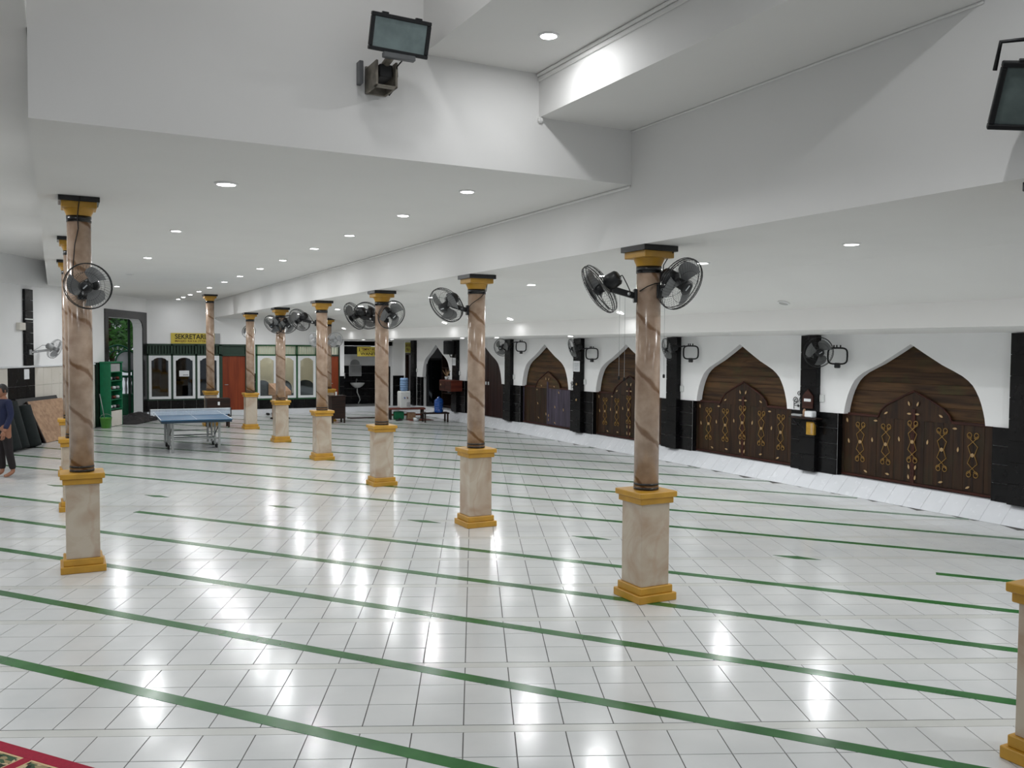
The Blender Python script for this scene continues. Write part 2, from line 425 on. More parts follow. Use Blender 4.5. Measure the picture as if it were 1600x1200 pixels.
# ------------------------------------------------------------------ ceiling
def cb(x0, x1, y0, y1, z0, z1, name='ceiling'):
    return struct(MB().box(x0, x1, y0, y1, z0, z1).build(name, 'paint'))
cb(-.14, XB, YC, 32.2, H1, 6.35)                         # low middle ceiling, its near face is the step
cb(XS, XB + .01, 3.37, YC + .01, H2, 5.1)               # stepped soffit
cb(2.75, XB + .01, -4, YC + .01, H3, 5.12)              # high recess
cb(-.14, 2.76, -4, YC + .01, 6.2, 6.4)                  # tall well under the dome
cb(2.75, 2.9, -4, YC + .01, 5.12, 6.3)
cb(-.3, -.14, -4, YC, 4.56, 6.3)
cb(XB, 7.68, -4, 32.2, H0, 5.14)
struct(MB().prism([(7.68, H0), (9.0, 2.962), (9.0, 5.14), (7.68, 5.14)], -4, 32.2, Matrix(((1, 0, 0, 0), (0, 0, 1, 0), (0, 1, 0, 0), (0, 0, 0, 1)))).build('ceiling', 'paint'))   # sloping strip
cb(9.0, 12.6, -4, 32.2, 2.673, 5.14)
cb(-14, -.145, -4, 31.0, 4.55, 5.13)
def trim(x0, x1, y0, y1, z0, z1): return struct(MB().bbox(x0, x1, y0, y1, z0, z1, .012).build('trim_1', 'paint'))
trim(XS - .035, XS, 3.37, YC, H3 - .03, H3); trim(XS - .015, XS, 3.37, YC, H3 - .07, H3 - .03)
trim(XB - .022, XB, YC, YF, H1 - .03, H1)
trim(XB - .016, XB, 3.37, YC, H2 - .02, H2)
trim(XS - .02, XS + .03, YC - .04, YC, H2 - .05, H2)

# ------------------------------------------------------------------ floor
def project(x, y, z):
    z -= CAMZ
    lat = x * math.cos(YAW) - y * math.sin(YAW); dep = x * math.sin(YAW) + y * math.cos(YAW)
    d = dep * math.cos(PITCH) - z * math.sin(PITCH); up = dep * math.sin(PITCH) + z * math.cos(PITCH)
    if d < .2: return None
    u, v = lat / d, -up / d
    return 800 + FPX * (math.cos(ROLL) * u - math.sin(ROLL) * v), 600 + FPX * (math.sin(ROLL) * u + math.cos(ROLL) * v)

floor = struct(MB().box(-16, 12.6, -4, 36, -.12, -.004).build('floor', 'grout'))
TT_, TS_ = Vector((.423, .906, 0)), Vector((.906, -.423, 0))
TROT = math.atan2(TS_.y, TS_.x)
tw, td, gap = .3205, .33667, .0055
def inside(p, mrg=0.0):
    return p.x < 11.66 + mrg and p.y < YF + .1 + mrg and (p - LP).dot(LN) > -.55 - mrg
tiles = []
for k in range(-3, 34):
    t0 = 5.51 + (k - 2) * 1.115
    for j in range(3):
        tc_ = t0 + td * (j + .5)
        for i in range(-75, 45):
            sc_ = -.055 + tw * (i + .5)
            p = TT_ * tc_ + TS_ * sc_
            if not inside(p): continue
            q = project(p.x, p.y, 0)
            if q is None or q[0] < -330 or q[0] > 1930 or q[1] > 1500: continue
            dep = p.x * math.sin(YAW) + p.y * math.cos(YAW)
            vis = -20 < q[0] < 1620 and q[1] < 1215
            tiles.append((0 if vis else 1, dep, p))
tiles.sort(key=lambda a: (a[0], a[1]))
tmesh = MB().add([(-tw / 2 + gap / 2, -td / 2 + gap / 2, -.012), (tw / 2 - gap / 2, -td / 2 + gap / 2, -.012), (tw / 2 - gap / 2, td / 2 - gap / 2, -.012), (-tw / 2 + gap / 2, td / 2 - gap / 2, -.012),
                  (-tw / 2 + gap / 2 + .001, -td / 2 + gap / 2 + .001, 0), (tw / 2 - gap / 2 - .001, -td / 2 + gap / 2 + .001, 0), (tw / 2 - gap / 2 - .001, td / 2 - gap / 2 - .001, 0), (-tw / 2 + gap / 2 + .001, td / 2 - gap / 2 - .001, 0)],
                 [(4, 5, 6, 7), (0, 1, 5, 4), (1, 2, 6, 5), (2, 3, 7, 6), (3, 0, 4, 7)])
tme = tmesh.mesh('tile', 'tile')
rest = MB()
for n_, (a, b, p) in enumerate(tiles):
    rx, ry = random.gauss(0, .0011), random.gauss(0, .0011)
    if n_ < 300:
        link('tile', tme, floor, (p.x, p.y, 0), (rx, ry, TROT))
    else:
        mt = Matrix.Translation(p) @ Matrix.Rotation(TROT, 4, 'Z') @ Matrix.Rotation(rx, 4, 'X') @ Matrix.Rotation(ry, 4, 'Y')
        rest.add(tmesh.v, tmesh.f, False, mt)
stuff(rest.build('tile', 'tile', floor))
for k in range(-1, 25):                                   # narrow filler strips between every third row
    tb = 5.455 + (k - 1) * 1.115
    lo, hi = None, None
    u = -24.0
    while u < 15:
        p = TT_ * tb + TS_ * u
        q = project(p.x, p.y, 0)
        if inside(p) and q and -330 < q[0] < 1930 and q[1] < 1500:
            lo = u if lo is None else lo; hi = u
        u += .1
    if lo is None: continue
    c = TT_ * tb + TS_ * ((lo + hi) / 2)
    MB().box(-(hi - lo) / 2, (hi - lo) / 2, -.049, .049, -.012, -.0003).build('filler_strip', 'strip', floor, tuple(c)).rotation_euler = (0, 0, TROT)
GD, GN = Vector((.6165, -.787, 0)), Vector((.787, .6165, 0))
GROT = math.atan2(GD.y, GD.x)
def stripe(c, u0, u1):
    p = GN * c + GD * ((u0 + u1) / 2)
    o = MB().box(-(u1 - u0) / 2, (u1 - u0) / 2, -.058, .058, -.002, .0018).build('green_stripe', 'green_line', floor, tuple(p))
    o.rotation_euler = (0, 0, GROT)
def urange(c):
    ok = [u for u in [x * .05 for x in range(-700, 400)] if inside(GN * c + GD * u, -.06) and (GN * c + GD * u).y > 1.0]
    return (min(ok), max(ok)) if ok else None
for k in range(0, 21):
    c = 4.41 + 1.2105 * k
    r = urange(c)
    if not r: continue
    if k == 5:
        stripe(c, Vector((8.4, 6.2, 0)).dot(GD), r[1]); continue
    if k == 4:
        stripe(c, r[0], Vector((.25, 14.6, 0)).dot(GD)); stripe(c, Vector((.95, 13.65, 0)).dot(GD), r[1]); continue
    stripe(c, *r)
for x, y in ((-1.45, 18.7), (.02, 16.8), (1.42, 14.98), (3.0, 13.2), (4.5, 11.25), (6.02, 9.35), (7.6, 7.42)):
    o = MB().prism([(-.27, 0), (0, -.075), (.27, 0), (0, .075)], -.002, .0018).build('green_lozenge', 'green_line', floor, (x, y, 0))
    o.rotation_euler = (0, 0, GROT)

# ------------------------------------------------------------------ arcade wall on the right
def half_arch(a, zs, zp):
    pr = ((0, 0), (.09, .012), (.17, .03), (.26, .055), (.34, .085), (.42, .125), (.485, .165), (.545, .225), (.60, .30), (.665, .425), (.73, .56), (.865, .785), (1, 1))
    return [(a * (1 - f), zs + (zp - zs) * t) for t, f in pr]
AW, ZS, ZP, LW_, DADO = 1.28, 1.33, 2.51, 1.405, 1.33
WT = .14
wall = MB()
y_edges = [PIL_Y[0] - .5]
def arch_bay(mb, yc, y0, y1):
    """wall above the dado between y0 and y1 with a pointed opening: two halves as polygons in (y, z)"""
    ha = half_arch(AW, ZS, ZP)
    L = [(y0, DADO), (yc - AW, DADO)] + [(yc - x, z) for x, z in ha[1:]] + [(yc, 2.80), (y0, 2.80)]
    R = [(y1, 2.80), (yc, 2.80)] + [(yc + x, z) for x, z in reversed(ha[1:])] + [(yc + AW, DADO), (y1, DADO)]
    for poly in (L, R): mb.prism(poly, XW, XW + WT, AX)
for i, yc in enumerate(ARCH_Y):
    y0 = PIL_Y[i] if i else yc - 1.95
    y1 = PIL_Y[i + 1] if i < 6 else 30.95
    arch_bay(wall, yc, y0, y1)
    wall.box(XW + .001, XW + .3, y0, yc - LW_, 0, DADO)
    wall.box(XW + .001, XW + .3, yc + LW_, y1, 0, DADO)
wall.box(XW, XW + WT, 30.95, 31.62, 2.2, 2.80)            # above the corridor door
wall.box(XW, XW + WT, 31.62, 32.2, 0, 2.80)
wall.box(XW, XW + WT, -4, ARCH_Y[0] - 1.95, 0, 2.80)
wall_right = struct(wall.build('wall_right', 'wallpaint'))
# sloping white tiled ledge along the foot of the arcade
ledge = struct(MB().prism([(11.625, 0), (12.3, 0), (12.3, .268), (11.893, .268)], -1, YF - .2,
              Matrix(((1, 0, 0, 0), (0, 0, 1, 0), (0, 1, 0, 0), (0, 0, 0, 1)))).build('trim_2', 'ledge'))
sl = math.atan2(.27, .27); ln = math.hypot(.27, .268)
lt = MB().box(-.002, ln - .001, -.158, .158, 0, .006).mesh('tile', 'ledge')
y = 2.0
while y < YF - .4:
    link('tile', lt, ledge, (11.622, y, .0), (0, -sl, 0)); y += .32
# black tiled dado and pilasters
def tile_panel(parent, y0, y1, z0, z1, x, nx, nz, m='blacktile', g=.006, thick=.02):
    dy, dz = (y1 - y0) / nx, (z1 - z0) / nz
    me = MB().box(-thick, .0, -dy / 2 + g / 2, dy / 2 - g / 2, -dz / 2 + g / 2, dz / 2 - g / 2).mesh('tile', m)
    for i in range(nx):
        for j in range(nz):
            link('tile', me, parent, (x, y0 + dy * (i + .5), z0 + dz * (j + .5)))
for i, yc in enumerate(ARCH_Y):
    for sgn in (-1, 1):
        a = yc + sgn * LW_
        b = (PIL_Y[i] + .18) if sgn < 0 else ((PIL_Y[i + 1] - .18) if i < 6 else 30.4)
        y0, y1 = min(a, b), max(a, b)
        if y1 - y0 > .05 and y1 > 4.5: tile_panel(wall_right, y0, y1, .268, DADO, XW - .001, 1, 4)
        # black jamb lining beside the gate
        if y1 > 4.5:
            j = MB().box(XW + .002, XW + .10, a - (.012 if sgn > 0 else 0), a + (.012 if sgn < 0 else 0), .268, DADO).build('jamb_lining', 'blacktile', wall_right)
for i, y in enumerate(PIL_Y):
    if y < 6: continue
    p = struct(MB().box(XW - .10, XW, y - .172, y + .172, .268, 2.66).build('trim_3', 'blackgrout'))
    tile_panel(p, y - .18, y + .18, .268, 2.664, XW - .099, 1, 8, thick=.014)
    sd = MB().box(-.048, .048, -.0035, .0035, -.146, .146).mesh('tile', 'blacktile')
    for s_ in (-1, 1):
        for j in range(8): link('tile', sd, p, (XW - .05, y + s_ * .176, .268 + .2995 * (j + .5)))

# ------------------------------------------------------------------ gates in the arches
def spiral(cx, cz, r, turns, a0, sgn, n=16):
    return [(0, cx + sgn * r * (1 - .62 * i / n) * math.cos(a0 + turns * 2 * PI * i / n), cz + r * (1 - .62 * i / n) * math.sin(a0 + turns * 2 * PI * i / n)) for i in range(n + 1)]
def scroll_mb():
    mb = MB(); r = .006
    for sg in (-1, 1):
        # diamond side, upper and lower
        mb.tube([(0, -sg * .05, .215), (0, sg * .075, .11), (0, sg * .028, 0), (0, sg * .075, -.11), (0, -sg * .05, -.215)], r, 5)
        for up in (-1, 1):
            pts = [(0, sg * .05 + sg * .045 * math.cos(a) * (1 - .5 * k / 14), up * .255 + .045 * math.sin(a) * up * (1 - .5 * k / 14))
                   for k, a in enumerate([-PI * .75 + 2 * PI * 1.35 * q / 14 for q in range(15)])]
            mb.tube(pts, r * .95, 5)
    return mb
SCROLL = scroll_mb().mesh('scroll', 'brass')
FLOWER = MB()
for q in range(8):
    FLOWER.lathe([(.001, -.008), (.012, -.004), (.012, .004), (.001, .008)], 6, Matrix.Translation((-.004, .02 * math.cos(q * PI / 4), .02 * math.sin(q * PI / 4))) @ Matrix.Rotation(PI / 2, 4, 'Y'))
FLOWER.lathe([(.016, -.006), (.016, .006)], 10, Matrix.Translation((-.006, 0, 0)) @ Matrix.Rotation(PI / 2, 4, 'Y'))
FLOWER = FLOWER.mesh('flower', 'leafpale')
LEAF = MB().prism([(-.05, 0), (-.025, -.018), (.012, -.02), (.05, 0), (.012, .02), (-.025, .018)], -.004, .004, AX).mesh('leaf', 'leafpale')
def gate(yc, kind, label):
    g = thing('arch_gate', label, 'gate', (XW + .105, yc, .27), 0, 'gates in the arches')
    # leaf boards stand in the plane x = 0 .. .03, everything local to the foot of the gate
    zt = 1.06
    MB().box(.082, .10, -LW_, LW_, .0, 2.36).build('leak_blocker', 'gate_plain', g)  # added dark board, blocks light leaking through the plank gaps
    if kind == 'plain':
        for i in range(12):
            w = 2 * LW_ / 12 - .004
            y0 = -LW_ + i * (w + .004)
            z1 = 1.0
            MB().box(.045, .075, y0 + .01, y0 + w, .01, 2.32).build('plank', 'gate_plain', g)
        for s_ in (-1, 1):
            MB().bbox(.025, .045, s_ * .09 - .03, s_ * .09 + .03, .98, 1.08, .005).build('notice_plate', 'paper', g)
        MB().box(.033, .045, -.03, .03, .01, 2.2).build('meeting_stile', 'gate_plain', g)
        return g
    # weathered backing of horizontal boards filling the arch
    zz = .95; q = 0
    while zz < 2.38:
        h = .175 + .03 * ((q * 7) % 3 - 1)
        MB().box(.055 + .004 * (q % 2), .08, -LW_, LW_, zz, zz + h - .005).build('plank', 'plank', g); zz += h; q += 1
    lm = 'gate_grey' if kind == 'grey' else 'gate'
    nb = 8
    for s_ in (-1, 1):
        lf = MB().box(.022, .03, min(0, s_ * LW_), max(0, s_ * LW_), .02, zt).build('gate_leaf', lm, g)
        for i in range(nb):
            w = (LW_ - .07) / nb
            y0 = s_ * (.03 + i * w); y1 = s_ * (.03 + (i + 1) * w - .004)
            mt = lm if not (kind == 'grey' and s_ > 0) else 'gate'
            MB().box(.012 + .002 * (i % 2), .024, min(y0, y1), max(y0, y1), .06, zt - .02).build('plank', mt, lf)
        MB().bbox(-.004, .02, min(s_ * .0, s_ * .035), max(s_ * .0, s_ * .035), .02, 1.22, .004).build('stile', 'gate_red' if kind != 'grey' else lm, lf)
        MB().bbox(-.004, .02, min(s_ * (LW_ - .05), s_ * LW_), max(s_ * (LW_ - .05), s_ * LW_), .02, zt, .004).build('stile', lm, lf)
        MB().bbox(-.006, .022, min(s_ * .66, s_ * LW_), max(s_ * .66, s_ * LW_), zt - .025, zt + .02, .005).build('top_rail', 'gate_red', lf)
        MB().bbox(-.006, .022, min(0, s_ * LW_), max(0, s_ * LW_), .01, .05, .005).build('bottom_rail', 'gate_red', lf)
        # raised ogee head of the leaf
        head = [(.68, 1.04), (.62, 1.16), (.52, 1.25), (.36, 1.335), (.18, 1.42), (.0, 1.50)]
        poly = [(0, 1.03)] + [(s_ * a, b) for a, b in head]
        if s_ < 0: poly = poly[::-1]
        MB().prism(poly, .014, .03, AX).build('gate_head', 'gate' if kind != 'grey' else 'plank', lf)
        MB().tube([(.008, s_ * a, b) for a, b in head], .016, 6).build('head_moulding', 'gate_red', lf)
    if kind == 'scroll':
        for yy, z in ((1.02, .60), (.51, .61), (0, .70), (-.51, .63), (-1.02, .60)):
            link('scroll', SCROLL, g, (-.010 if yy == 0 else .005, yy, z), (0, 0, 0)).scale = (1, 1.05, 1.14); link('flower', FLOWER, g, (-.012 if yy == 0 else .003, yy, z))
        lv = [(.08, 1.30, 70), (-.08, 1.30, 110), (.075, 1.14, 0), (-.075, 1.14, 0), (.52, 1.12, -30), (-.48, 1.14, 30), (.72, .98, 0), (-.72, .97, 0),
              (.06, .30, 80), (-.06, .30, 100), (.06, .14, 80), (-.06, .14, 100), (.47, .13, 10), (.9, .12, 25), (-.5, .13, -15), (-.95, .11, -30), (.26, .72, 80), (-.26, .72, 100), (.78, .66, 85), (-.78, .66, 95), (1.3, .95, 80), (1.26, .6, 75)]
    else:
        lv = [(.08, 1.30, 70), (-.08, 1.30, 110), (.35, 1.1, 20), (-.35, 1.1, 20), (.6, .98, 0), (-.6, .95, 60), (.55, .6, 60), (-.4, .55, 70), (.5, .2, 40), (-.4, .12, 40), (.06, .33, 80), (-.08, .3, 90), (-.08, .18, 90), (-.85, .5, 80)]
    for yy, z, a in lv: link('leaf', LEAF, g, (-.006 if abs(yy) < .12 else .006, yy, z), (math.radians(a), 0, 0)).scale = (1, .8, .75)
    return g
gate(ARCH_Y[0], 'scroll', 'dark wooden gate under the arch at the right edge, mostly out of frame')
gate(ARCH_Y[1], 'scroll', 'widest dark wooden gate with five brass scrolls, in the nearest arch at right')
gate(ARCH_Y[2], 'scroll', 'dark scrolled wooden gate in the second arch, right of the nearest marble column')
gate(ARCH_Y[3], 'scroll', 'dark scrolled wooden gate in the third arch, half hidden by the nearest right-hand marble column')
gate(ARCH_Y[4], 'grey', 'faded grey-violet boarded wooden gate without scrolls, in the fourth arch')
gate(ARCH_Y[5], 'plain', 'plain dark door with two small white plates, in the arch behind the second marble column')
# dark lean-to behind the gates
struct(MB().box(12.75, 12.9, -2, 33, 0, 3.0).build('wall_outer', 'gate_plain'))

# open last arch: shelves inside
ya = ARCH_Y[6]
sh = thing('bookshelf', 'dark shelf unit with boxes standing inside the last open arch', 'shelf', (12.5, ya - .35, .27))
for s_ in (-1, 1): MB().box(-.2, .2, s_ * .75 - .02, s_ * .75 + .02, 0, 2.0).build('side_panel', 'darkwood', sh)
for z in (.05, .5, .95, 1.4, 1.95): MB().box(-.2, .2, -.73, .73, z, z + .03).build('shelf_board', 'darkwood', sh)
for i, (yy, z, w, h, m, l) in enumerate(((.3, .98, .3, .16, 'paper', 'white box on the upper shelf inside the last arch'), (-.2, .53, .34, .2, 'redwood', 'brown box on the middle shelf inside the last arch'),
                                (.35, .53, .2, .24, 'sofa', 'charcoal box on the middle shelf inside the last arch'), (-.35, 1.43, .3, .22, 'greyplastic', 'grey box on the top shelf inside the last arch'))):
    tag(MB().bbox(-.12, .1, -w / 2, w / 2, 0, h, .01).build('storage_box', m, None, (12.5, ya - .35 + yy, .27 + z)), l, 'box')
dl = thing('glass_door_leaf', 'dark glazed door leaf standing open in the last arch beside the water dispenser', 'door', (12.0, ya + 1.15, .27), math.radians(-100))
MB().bbox(-.02, .02, 0, .06, 0, 1.75, .004).build('stile', 'blackmat', dl); MB().bbox(-.02, .02, .64, .70, 0, 1.75, .004).build('stile', 'blackmat', dl)
MB().bbox(-.02, .02, .06, .64, 0, .1, .004).build('rail', 'blackmat', dl); MB().bbox(-.02, .02, .06, .64, 1.68, 1.75, .004).build('rail', 'blackmat', dl)
MB().box(-.004, .004, .06, .64, .1, 1.68).build('pane', 'darkglass', dl)

# ------------------------------------------------------------------ columns
def column(x, y, h, label, group=None, first=[]):
    c = thing('marble_column', label, 'column', (x, y, 0), 0, group)
    if not first:
        pl = MB().bbox(-.218, .218, -.218, .218, 0, .075, .006); pl.bbox(-.19, .19, -.19, .19, .075, .145, .006)
        pd = MB().bbox(-.162, .162, -.162, .162, .145, .945, .004)
        cp = MB().bbox(-.19, .19, -.19, .19, .935, .995, .006); cp.bbox(-.214, .214, -.214, .214, .995, 1.05, .006)
        bd = MB().lathe([(.1215, -.011), (.1215, .011)], 32)
        first.extend([pl.mesh('plinth', 'gold'), pd.mesh('pedestal', 'pedestal'), cp.mesh('pedestal_cap', 'gold'), bd.mesh('band', 'black')])
        tb = MB().lathe([(.122, -.032), (.122, .032)], 32); first.append(tb.mesh('top_band', 'black'))
        ca = MB(); ca.lathe([(.121, -.19), (.125, -.17), (.135, -.15), (.15, -.115), (.158, -.10)], 28, cap=False)
        ca.bbox(-.169, .169, -.169, .169, -.115, -.048, .005); first.append(ca.mesh('capital', 'gold'))
        ab = MB().bbox(-.196, .196, -.196, .196, -.055, -.001, .004); first.append(ab.mesh('abacus', 'black'))
    link('plinth', first[0], c); link('pedestal', first[1], c); link('pedestal_cap', first[2], c)
    MB().lathe([(.119, 1.04), (.117, h - .15)], 32).build('shaft', 'shaft', c)
    link('band', first[3], c, (0, 0, 1.066)); link('band', first[3], c, (0, 0, 1.106))
    link('band', first[4], c, (0, 0, h - .222))
    link('capital', first[5], c, (0, 0, h)); link('abacus', first[6], c, (0, 0, h))
    return c
rl = ['marble column at the right edge, only its gold plinth and pedestal corner in view',
      'tall marble column nearest on the right with two black fans at its head',
      'marble column standing second in the right-hand row with one black fan on its left side',
      'marble column third in the right-hand row, with three fans round its head',
      'marble column fourth in the right-hand row, one fan on its left, a podium behind it',
      'marble column fifth in the right-hand row, two fans under its capital, beside the lectern',
      'marble column sixth in the right-hand row, right of the blue games table']
for k in range(7): column(XR + (.10 if k == 0 else 0), YR0 + S * (k - 1) - (.04 if k == 0 else 0), H0, rl[k], 'right-hand marble columns')
ll = ['tallest marble column at left with a black fan and a hanging cable', 'marble column partly hidden right behind the tall left column',
      'third column of the left row, only slivers showing behind the tall left column']
for k in range(3): column(XL, YL0 + S * k, H1, ll[k], 'left-hand marble columns')
column(4.17, 27.75, H1, 'slim-looking far marble column rising in front of the office sign and red door')
column(7.82, 27.9, 3.32, 'far marble column behind the fourth right-hand column, above the black podium')

# ------------------------------------------------------------------ fans
FR = .255
def fan_meshes(black=True):
    mm = 'blackmat' if black else 'greyplastic'
    cage = MB()
    for r, z, t in ((FR, .0, .0055), (FR * .985, .018, .004), (FR * .985, -.03, .0045), (FR * .62, .062, .0018), (FR * .62, -.075, .0018), (.07, .078, .003), (.08, -.09, .003)):
        cage.tube([(r * math.cos(a), r * math.sin(a), z) for a in [2 * PI * i / 36 for i in range(36)]], t, 5, True)
    nw = 44
    for i in range(nw):
        a = 2 * PI * i / nw; b = a + .22
        def pt(r, z, f): q = a + (b - a) * f; return (r * math.cos(q), r * math.sin(q), z)
        cage.tube([pt(FR, .004, 0), pt(FR * .86, .045, .3), pt(FR * .6, .065, .7), pt(.06, .08, 1)], .0011, 3, cap=False)
        cage.tube([pt(FR, -.012, 0), pt(FR * .86, -.06, .3), pt(FR * .6, -.08, .7), pt(.07, -.09, 1)], .0011, 3, cap=False)
    blade = MB(); vs = []; nr, na = 7, 6
    for i in range(nr):
        f = i / (nr - 1); r = .045 + (FR * .86 - .045) * f
        a0 = -.15 - .25 * f; a1 = .5 + .62 * math.sin(PI * min(1, f * .72)) - .35 * f ** 3
        for j in range(na):
            g = j / (na - 1); a = a0 + (a1 - a0) * g
            vs.append((r * math.cos(a), r * math.sin(a), .03 - .055 * g + .012 * math.sin(PI * g)))
    fs = [(i * na + j, i * na + j + 1, (i + 1) * na + j + 1, (i + 1) * na + j) for i in range(nr - 1) for j in range(na - 1)]
    n0 = len(vs); vs += [(x, y, z - .003) for x, y, z in vs]; fs += [tuple(n0 + q for q in reversed(f)) for f in fs]
    blade.add(vs, fs, True)
    hub = MB().lathe([(.001, -.04), (.048, -.04), (.05, .03), (.035, .045), (.001, .048)], 20, cap=False)
    cap = MB().lathe([(.062, .072), (.06, .084), (.04, .09), (.001, .091)], 20, cap=False); cap.lathe([(.001, .07), (.062, .072)], 20, cap=False)
    badge = MB().box(-.03, .03, -.007, .007, .0905, .093)
    motor = MB().lathe([(.001, -.235), (.055, -.232), (.072, -.215), (.078, -.16), (.078, -.10), (.05, -.085), (.001, -.08)], 22, cap=False)
    return dict(cage=cage.mesh('cage', mm if black else 'greyplastic'), blade=blade.mesh('blade', 'blade' if black else 'lightblade'), hub=hub.mesh('hub', mm),
                cap=cap.mesh('front_cap', mm), badge=badge.mesh('badge', 'silver'), motor=motor.mesh('motor', mm))
FANB, FANG = fan_meshes(True), fan_meshes(False)
def fan(center, face, anchor, out, label, grey=False, scale=1.0, spin=0., cable=None, cords=0, group='wall fans'):
    """anchor: point on the column or wall, out: unit vector away from it"""
    fm = FANG if grey else FANB; mm = 'greyplastic' if grey else 'blackmat'
    A = Vector(anchor); C_ = Vector(center); out = Vector(out).normalized(); F = Vector(face).normalized()
    t = thing('wall_fan', label, 'fan', tuple(A), 0, group)
    q = F.to_track_quat('Z', 'Y') @ Quaternion((0, 0, 1), spin)
    def head(name, key, extra=0.):
        o = link(name, fm[key], t, tuple(C_ - A)); o.rotation_mode = 'QUATERNION'
        o.rotation_quaternion = q @ Quaternion((0, 0, 1), extra); o.scale = (scale,) * 3
        return o
    head('cage', 'cage'); head('hub', 'hub'); head('motor', 'motor'); cp = head('front_cap', 'cap')
    bg = link('badge', fm['badge'], cp)
    for i in range(3): head('blade', 'blade', i * 2 * PI / 3)
    side = Vector((0, 0, 1)).cross(out).normalized()
    pm = Matrix((( out.x, side.x, 0, 0), (out.y, side.y, 0, 0), (out.z, side.z, 1, 0), (0, 0, 0, 1)))
    MB().bbox(-.004, .028, -.045, .045, -.065, .065, .006, pm).build('bracket', mm, t)
    piv = C_ - F * (.16 * scale) + Vector((0, 0, -.085)) - A
    st = out * .02
    L = piv - st; d = L.normalized(); sd = d.cross(Vector((0, 0, 1))).normalized(); u2 = sd.cross(d)
    am = Matrix(((d.x, sd.x, u2.x, st.x), (d.y, sd.y, u2.y, st.y), (d.z, sd.z, u2.z, st.z), (0, 0, 0, 1)))
    MB().bbox(0, L.length + .02, -.022, .022, -.03, .03, .008, am).build('arm', mm, t)
    kp = am @ Vector((L.length * .3, -.024, 0)); kq = am @ Vector((L.length * .3, .024, 0))
    for kk in (kp, kq):
        MB().lathe([(.016, -.006), (.016, .006)], 12, Matrix.Translation(kk) @ sd.to_track_quat('Z', 'Y').to_matrix().to_4x4()).build('knob', 'silver', t)
    MB().tube([tuple(piv), tuple(C_ - F * .14 * scale - A)], .03 * scale, 10).build('neck', mm, t)
    w0 = C_ - F * .22 * scale - A
    mid = (w0 + st) / 2
    MB().tube([tuple(w0), tuple(w0 - F * .05 + Vector((0, 0, -.01))), tuple(w0 * .7 + st * .3 + Vector((0, 0, .06))), tuple(w0 * .45 + st * .55 + Vector((0, 0, .03))), tuple(st + out * .03 + Vector((0, 0, .02)))], .005, 6).build('motor_cable', 'rubber', t)
    if cable:
        MB().tube([tuple(Vector(p) - A) for p in cable], .005, 6).build('supply_cable', 'rubber', t)
    for i in range(cords):
        b = am @ Vector((L.length * (.35 + .25 * i), .02, -.03))
        MB().tube([tuple(b), (b.x, b.y, b.z - .78)], .0016, 4).build('pull_cord', 'greyplastic', t)
        MB().lathe([(.001, -.02), (.011, -.015), (.011, .012), (.001, .02)], 10, Matrix.Translation((b.x, b.y, b.z - .79)), cap=False).build('pull_knob', 'rubber', t)
    return t
def colfan(cx, cy, center, face, label, za=-.06, cable=None, **kw):
    d = Vector((center[0] - cx, center[1] - cy, 0)).normalized()
    a = Vector((cx, cy, center[2] + za)) + d * .117
    return fan(center, face, tuple(a), tuple(d), label, cable=cable, **kw)
def R(k): return XR, YR0 + S * (k - 1)
c1 = R(1)
colfan(*c1, (4.626, 7.095, 2.97), (-.497, .709, -.499), 'black fan on the left side of the nearest right-hand column, seen from behind its motor', cords=2, spin=.4,
       cable=[(4.93, 6.86, 2.95), (4.95, 6.765, 2.99), (5.03, 6.755, 3.02), (5.12, 6.775, 3.03), (5.155, 6.80, 3.06), (5.16, 6.80, 3.2), (5.19, 6.77, 3.27), (5.2, 6.7, 3.32)])
colfan(*c1, (5.175, 6.55, 3.007), (.165, -.877, -.451), 'large black fan on the right side of the nearest right-hand column, turned to the camera', cords=1, spin=1.1)
c2 = R(2)
colfan(*c2, (4.64, 10.831, 2.967), (-.752, -.363, -.55), 'black fan on the second right-hand column, facing left and down', spin=.2, cable=[(4.90, 10.70, 2.93), (4.93, 10.64, 2.99), (5.05, 10.61, 3.08), (5.14, 10.64, 3.16), (5.17, 10.66, 3.3)])
c3 = R(3)
colfan(*c3, (4.629, 14.828, 2.939), (-.558, .692, -.458), 'black fan seen edge-on at the left of the third right-hand column', spin=.5)
colfan(*c3, (4.93, 15.05, 2.96), (-.03, .934, -.356), 'black fan behind the third right-hand column, facing the far end', spin=.1)
colfan(*c3, (5.136, 14.35, 2.958), (.208, -.894, -.398), 'black fan on the right of the third right-hand column, turned to the camera', spin=.9)
colfan(*R(4), (4.624, 18.675, 2.969), (-.402, .79, -.464), 'black fan at the left of the fourth right-hand column, seen from behind', spin=.3)
colfan(*R(5), (4.836, 22.173, 2.951), (-.661, -.507, -.553), 'black fan on the left of the fifth right-hand column, tilted down', spin=.3)
colfan(*R(5), (5.16, 22.018, 2.953), (.078, -.854, -.515), 'black fan on the right of the fifth right-hand column, tilted down', spin=.8)
colfan(*R(6), (5.093, 26.605, 2.84), (.44, .846, -.301), 'black fan hidden behind the sixth right-hand column, only its rim showing', scale=.78)
colfan(7.82, 27.9, (7.42, 27.95, 2.62), (-.758, -.577, -.304), 'pale grey fan left of the far column above the podium', grey=True)
colfan(7.82, 27.9, (7.93, 27.45, 2.62), (-.038, -.952, -.304), 'pale grey fan right of the far column above the podium', grey=True)
colfan(XL, YL0, (.31, 10.02, 3.005), (-.317, -.936, -.151), 'black fan on the tall left column with its round cage facing the camera', spin=.75, scale=.92,
       cable=[(.20, 10.30, 3.00), (.175, 10.325, 3.15), (.20, 10.31, 3.45), (.235, 10.30, 3.62), (.23, 10.30, 3.76), (.24, 10.25, 3.85), (.25, 10.23, 3.94)])
